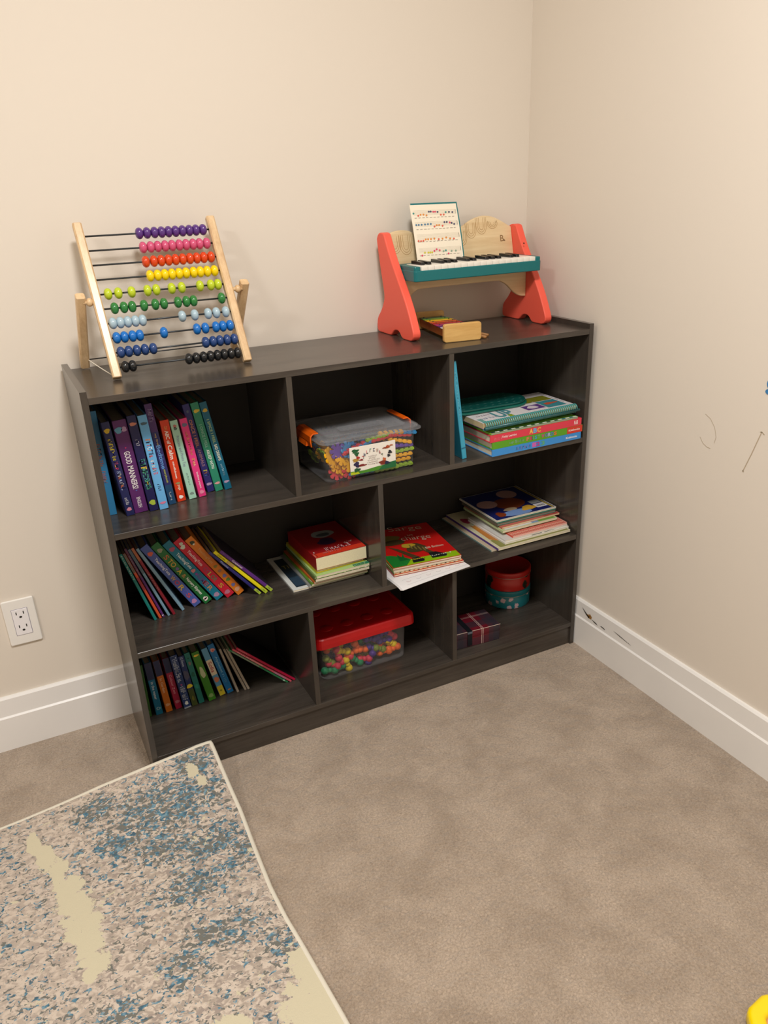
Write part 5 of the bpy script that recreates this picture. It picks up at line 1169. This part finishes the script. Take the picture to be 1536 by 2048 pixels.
def rug():
    o = empty('area_rug', (0, 0, 0), 'mottled cream, mauve and blue area rug with one corner pushed up against the bookshelf', 'rug')
    redge = [(.1300, -.0140, .0720), (.1312, -.0300, .0660), (.1337, -.0905, .0447), (.1357, -.1366, .0297), (.1386, -.1953, .0130), (.1375, -.2450, .0040), (.1363, -.2800, .0004), (.1337, -.3431, 0), (.1313, -.4117, 0), (.1336, -.4905, 0), (.1393, -.5535, 0), (.1452, -.6341, 0), (.1517, -.7255, 0), (.158, -.86, 0), (.165, -1.05, 0), (.172, -1.35, 0), (.18, -1.7, 0)]
    tz = [(0.0, .0720), (.023, .0715), (.08, .0620), (.14, .0534), (.195, .0450), (.25, .0368), (.305, .0261), (.36, .0169), (.41, .0092), (.46, .0030), (.52, 0), (1.6, 0)]
    def interp(tb, x):
        for (a, b_), (c, d_) in zip(tb[:-1], tb[1:]):
            if x <= c: return b_+(d_-b_)*(x-a)/(c-a)
        return tb[-1][1]
    # arc length along the right edge
    S_ = [0]
    for a, b_ in zip(redge[:-1], redge[1:]): S_.append(S_[-1]+math.dist(a, b_))
    def redge_at(s):
        for i in range(len(S_)-1):
            if s <= S_[i+1]:
                t = (s-S_[i])/(S_[i+1]-S_[i]); return Vector(redge[i]).lerp(Vector(redge[i+1]), t)
        return Vector(redge[-1])
    us = [0, .004]+[.01+.02*i for i in range(40)]+[.85, 1., 1.2, 1.4]; vs_ = [0, .004]+[.01+.018*i for i in range(62)]+[1.2, 1.4, 1.6]
    TH = .009
    def P(u, v):
        r_ = redge_at(v); q = interp(tz, u)/.072
        ty = .0547*u   # the top edge drifts towards the wall to the left
        wv = .0016*math.sin(7*u+3*v)*min(1, u*4)*(1 if r_.z < .01 else 0)
        return Vector((r_.x-u, r_.y+ty*(1 if v < .3 else 1), r_.z*q+max(0, wv)+.0005))
    def N(u, v):
        e = .004; a = P(u+e, v)-P(max(0, u-e), v); c = P(u, v+e)-P(u, max(0, v-e)); n = c.cross(a).normalized(); return n if n.z > 0 else -n
    me = bpy.data.meshes.new('rug_field'); verts = []; faces = []; uv = []
    nu, nv = len(us), len(vs_)
    for k in (0, 1):
        for v in vs_:
            for u in us:
                p = P(u, v); verts.append(p+N(u, v)*TH if k == 0 else p); uv.append((u, v))
    def idx(i, j, k): return k*nu*nv+j*nu+i
    for j in range(nv-1):
        for i in range(nu-1):
            faces.append((idx(i, j, 0), idx(i, j+1, 0), idx(i+1, j+1, 0), idx(i+1, j, 0))); faces.append((idx(i, j, 1), idx(i+1, j, 1), idx(i+1, j+1, 1), idx(i, j+1, 1)))
    for i in range(nu-1): faces.append((idx(i, 0, 0), idx(i+1, 0, 0), idx(i+1, 0, 1), idx(i, 0, 1))); faces.append((idx(i+1, nv-1, 0), idx(i, nv-1, 0), idx(i, nv-1, 1), idx(i+1, nv-1, 1)))
    for j in range(nv-1): faces.append((idx(0, j+1, 0), idx(0, j, 0), idx(0, j, 1), idx(0, j+1, 1))); faces.append((idx(nu-1, j, 0), idx(nu-1, j+1, 0), idx(nu-1, j+1, 1), idx(nu-1, j, 1)))
    me.from_pydata([tuple(v) for v in verts], [], faces); L = me.uv_layers.new(name='UVMap')
    for lp in me.loops: L.data[lp.index].uv = uv[lp.vertex_index]
    me.materials.append(rug_mat()); me.polygons.foreach_set('use_smooth', [True]*len(me.polygons)); me.update()
    ob = bpy.data.objects.new('rug_field', me); COL.objects.link(ob); ob.parent = o
    # bound edge
    bm_ = mat('cream_binding', 'dad4c4', .85, .15, bump=(900, .6, .001))
    b = MB()
    pts = [P(u, 0)+N(u, 0)*TH*.5 for u in us[::-1]]+[P(0, v)+N(0, v)*TH*.5 for v in vs_[1:]]
    b.tube(pts, .0058, bm_, 10)
    tag(b.build('binding', o), 'cream bound edge')
rug()

# ------------------------------------------------------------------ yellow toy at the lower right corner
def toy():
    o = empty('toy_ring', (0.749, -1.076, 0.0005), 'yellow plastic toy with a tan centre on the carpet at the lower right corner', 'toy', None, (0, 0, R(8)))
    yl = mat('yellow_toy', 'f6d800', .3, .5, coat=.3); n = 10
    prof = rrect(-.014, .014, 0, .028, .008, 4)
    rs = .042; vs = []; fs_ = []; K = 10; m = len(prof)
    for i in range(K*4):
        a = 2*math.pi*i/(K*4); f = 1/max(abs(math.cos((a+math.pi/8) % (math.pi/4)-math.pi/8)), .5)*.965
        for (r_, z) in prof: rr_ = (rs+r_)*f; vs.append((rr_*math.cos(a), rr_*math.sin(a), z))
    for i in range(K*4):
        j = (i+1) % (K*4)
        for k in range(m): fs_.append((i*m+k, j*m+k, j*m+(k+1) % m, i*m+(k+1) % m))
    MB().add(vs, fs_, yl, None, True).build('ring', o)
    tag(MB().lathe([(.029, 0), (.029, .017), (.026, .019)], mat('tan_centre', 'dfa878', .5, .4), (0, 0, 0), 2, 32).build('centre', o), 'tan centre')
toy()

# ------------------------------------------------------------------ light, camera
w = bpy.data.worlds.new('room_air'); S.world = w; w.use_nodes = True
w.node_tree.nodes['Background'].inputs[0].default_value = (0.9, 0.85, 0.78, 1); w.node_tree.nodes['Background'].inputs[1].default_value = 0.0
def area(name, loc, size, power, color, target=None):
    l = bpy.data.lights.new(name, 'AREA'); l.shape = 'DISK'; l.size = size; l.energy = power; l.color = color
    o = bpy.data.objects.new(name, l); COL.objects.link(o); o.location = loc
    if target: o.rotation_euler = (Vector(target)-Vector(loc)).to_track_quat('-Z', 'Y').to_euler()
    return o
area('ceiling_lamp_and_fill', (0.20, -1.15, 2.38), 0.34, 37, (1.0, 0.972, 0.945))
area('ceiling_lamp_and_fill', (-1.55, -1.35, 2.38), 0.34, 22, (1.0, 0.972, 0.945))  # added fill: unseen second light to even out the room brightness

cam = bpy.data.cameras.new('camera'); co = bpy.data.objects.new('camera', cam); COL.objects.link(co); S.camera = co
yaw, pitch, roll = 0.45996, -0.41634, -0.03751
f = Vector((math.sin(yaw)*math.cos(pitch), math.cos(yaw)*math.cos(pitch), math.sin(pitch)))
r = Vector((math.cos(yaw), -math.sin(yaw), 0)); u = r.cross(f)
r2 = r*math.cos(roll)+u*math.sin(roll); u2 = -r*math.sin(roll)+u*math.cos(roll)
M = Matrix((r2, u2, -f)).transposed().to_4x4(); M.translation = Vector((-0.12382, -1.53517, 1.24731)); co.matrix_world = M
cam.sensor_fit = 'VERTICAL'; cam.sensor_height = 24.0; cam.lens = 1575.906/2048*24.0
cam.shift_x = -23.62/2048; cam.shift_y = 36.98/2048
cam.clip_start = 0.02
S.view_settings.view_transform = 'Standard'; S.view_settings.look = 'None'; S.view_settings.gamma = 1; S.view_settings.use_curve_mapping = False
S.view_settings.exposure = 0.03
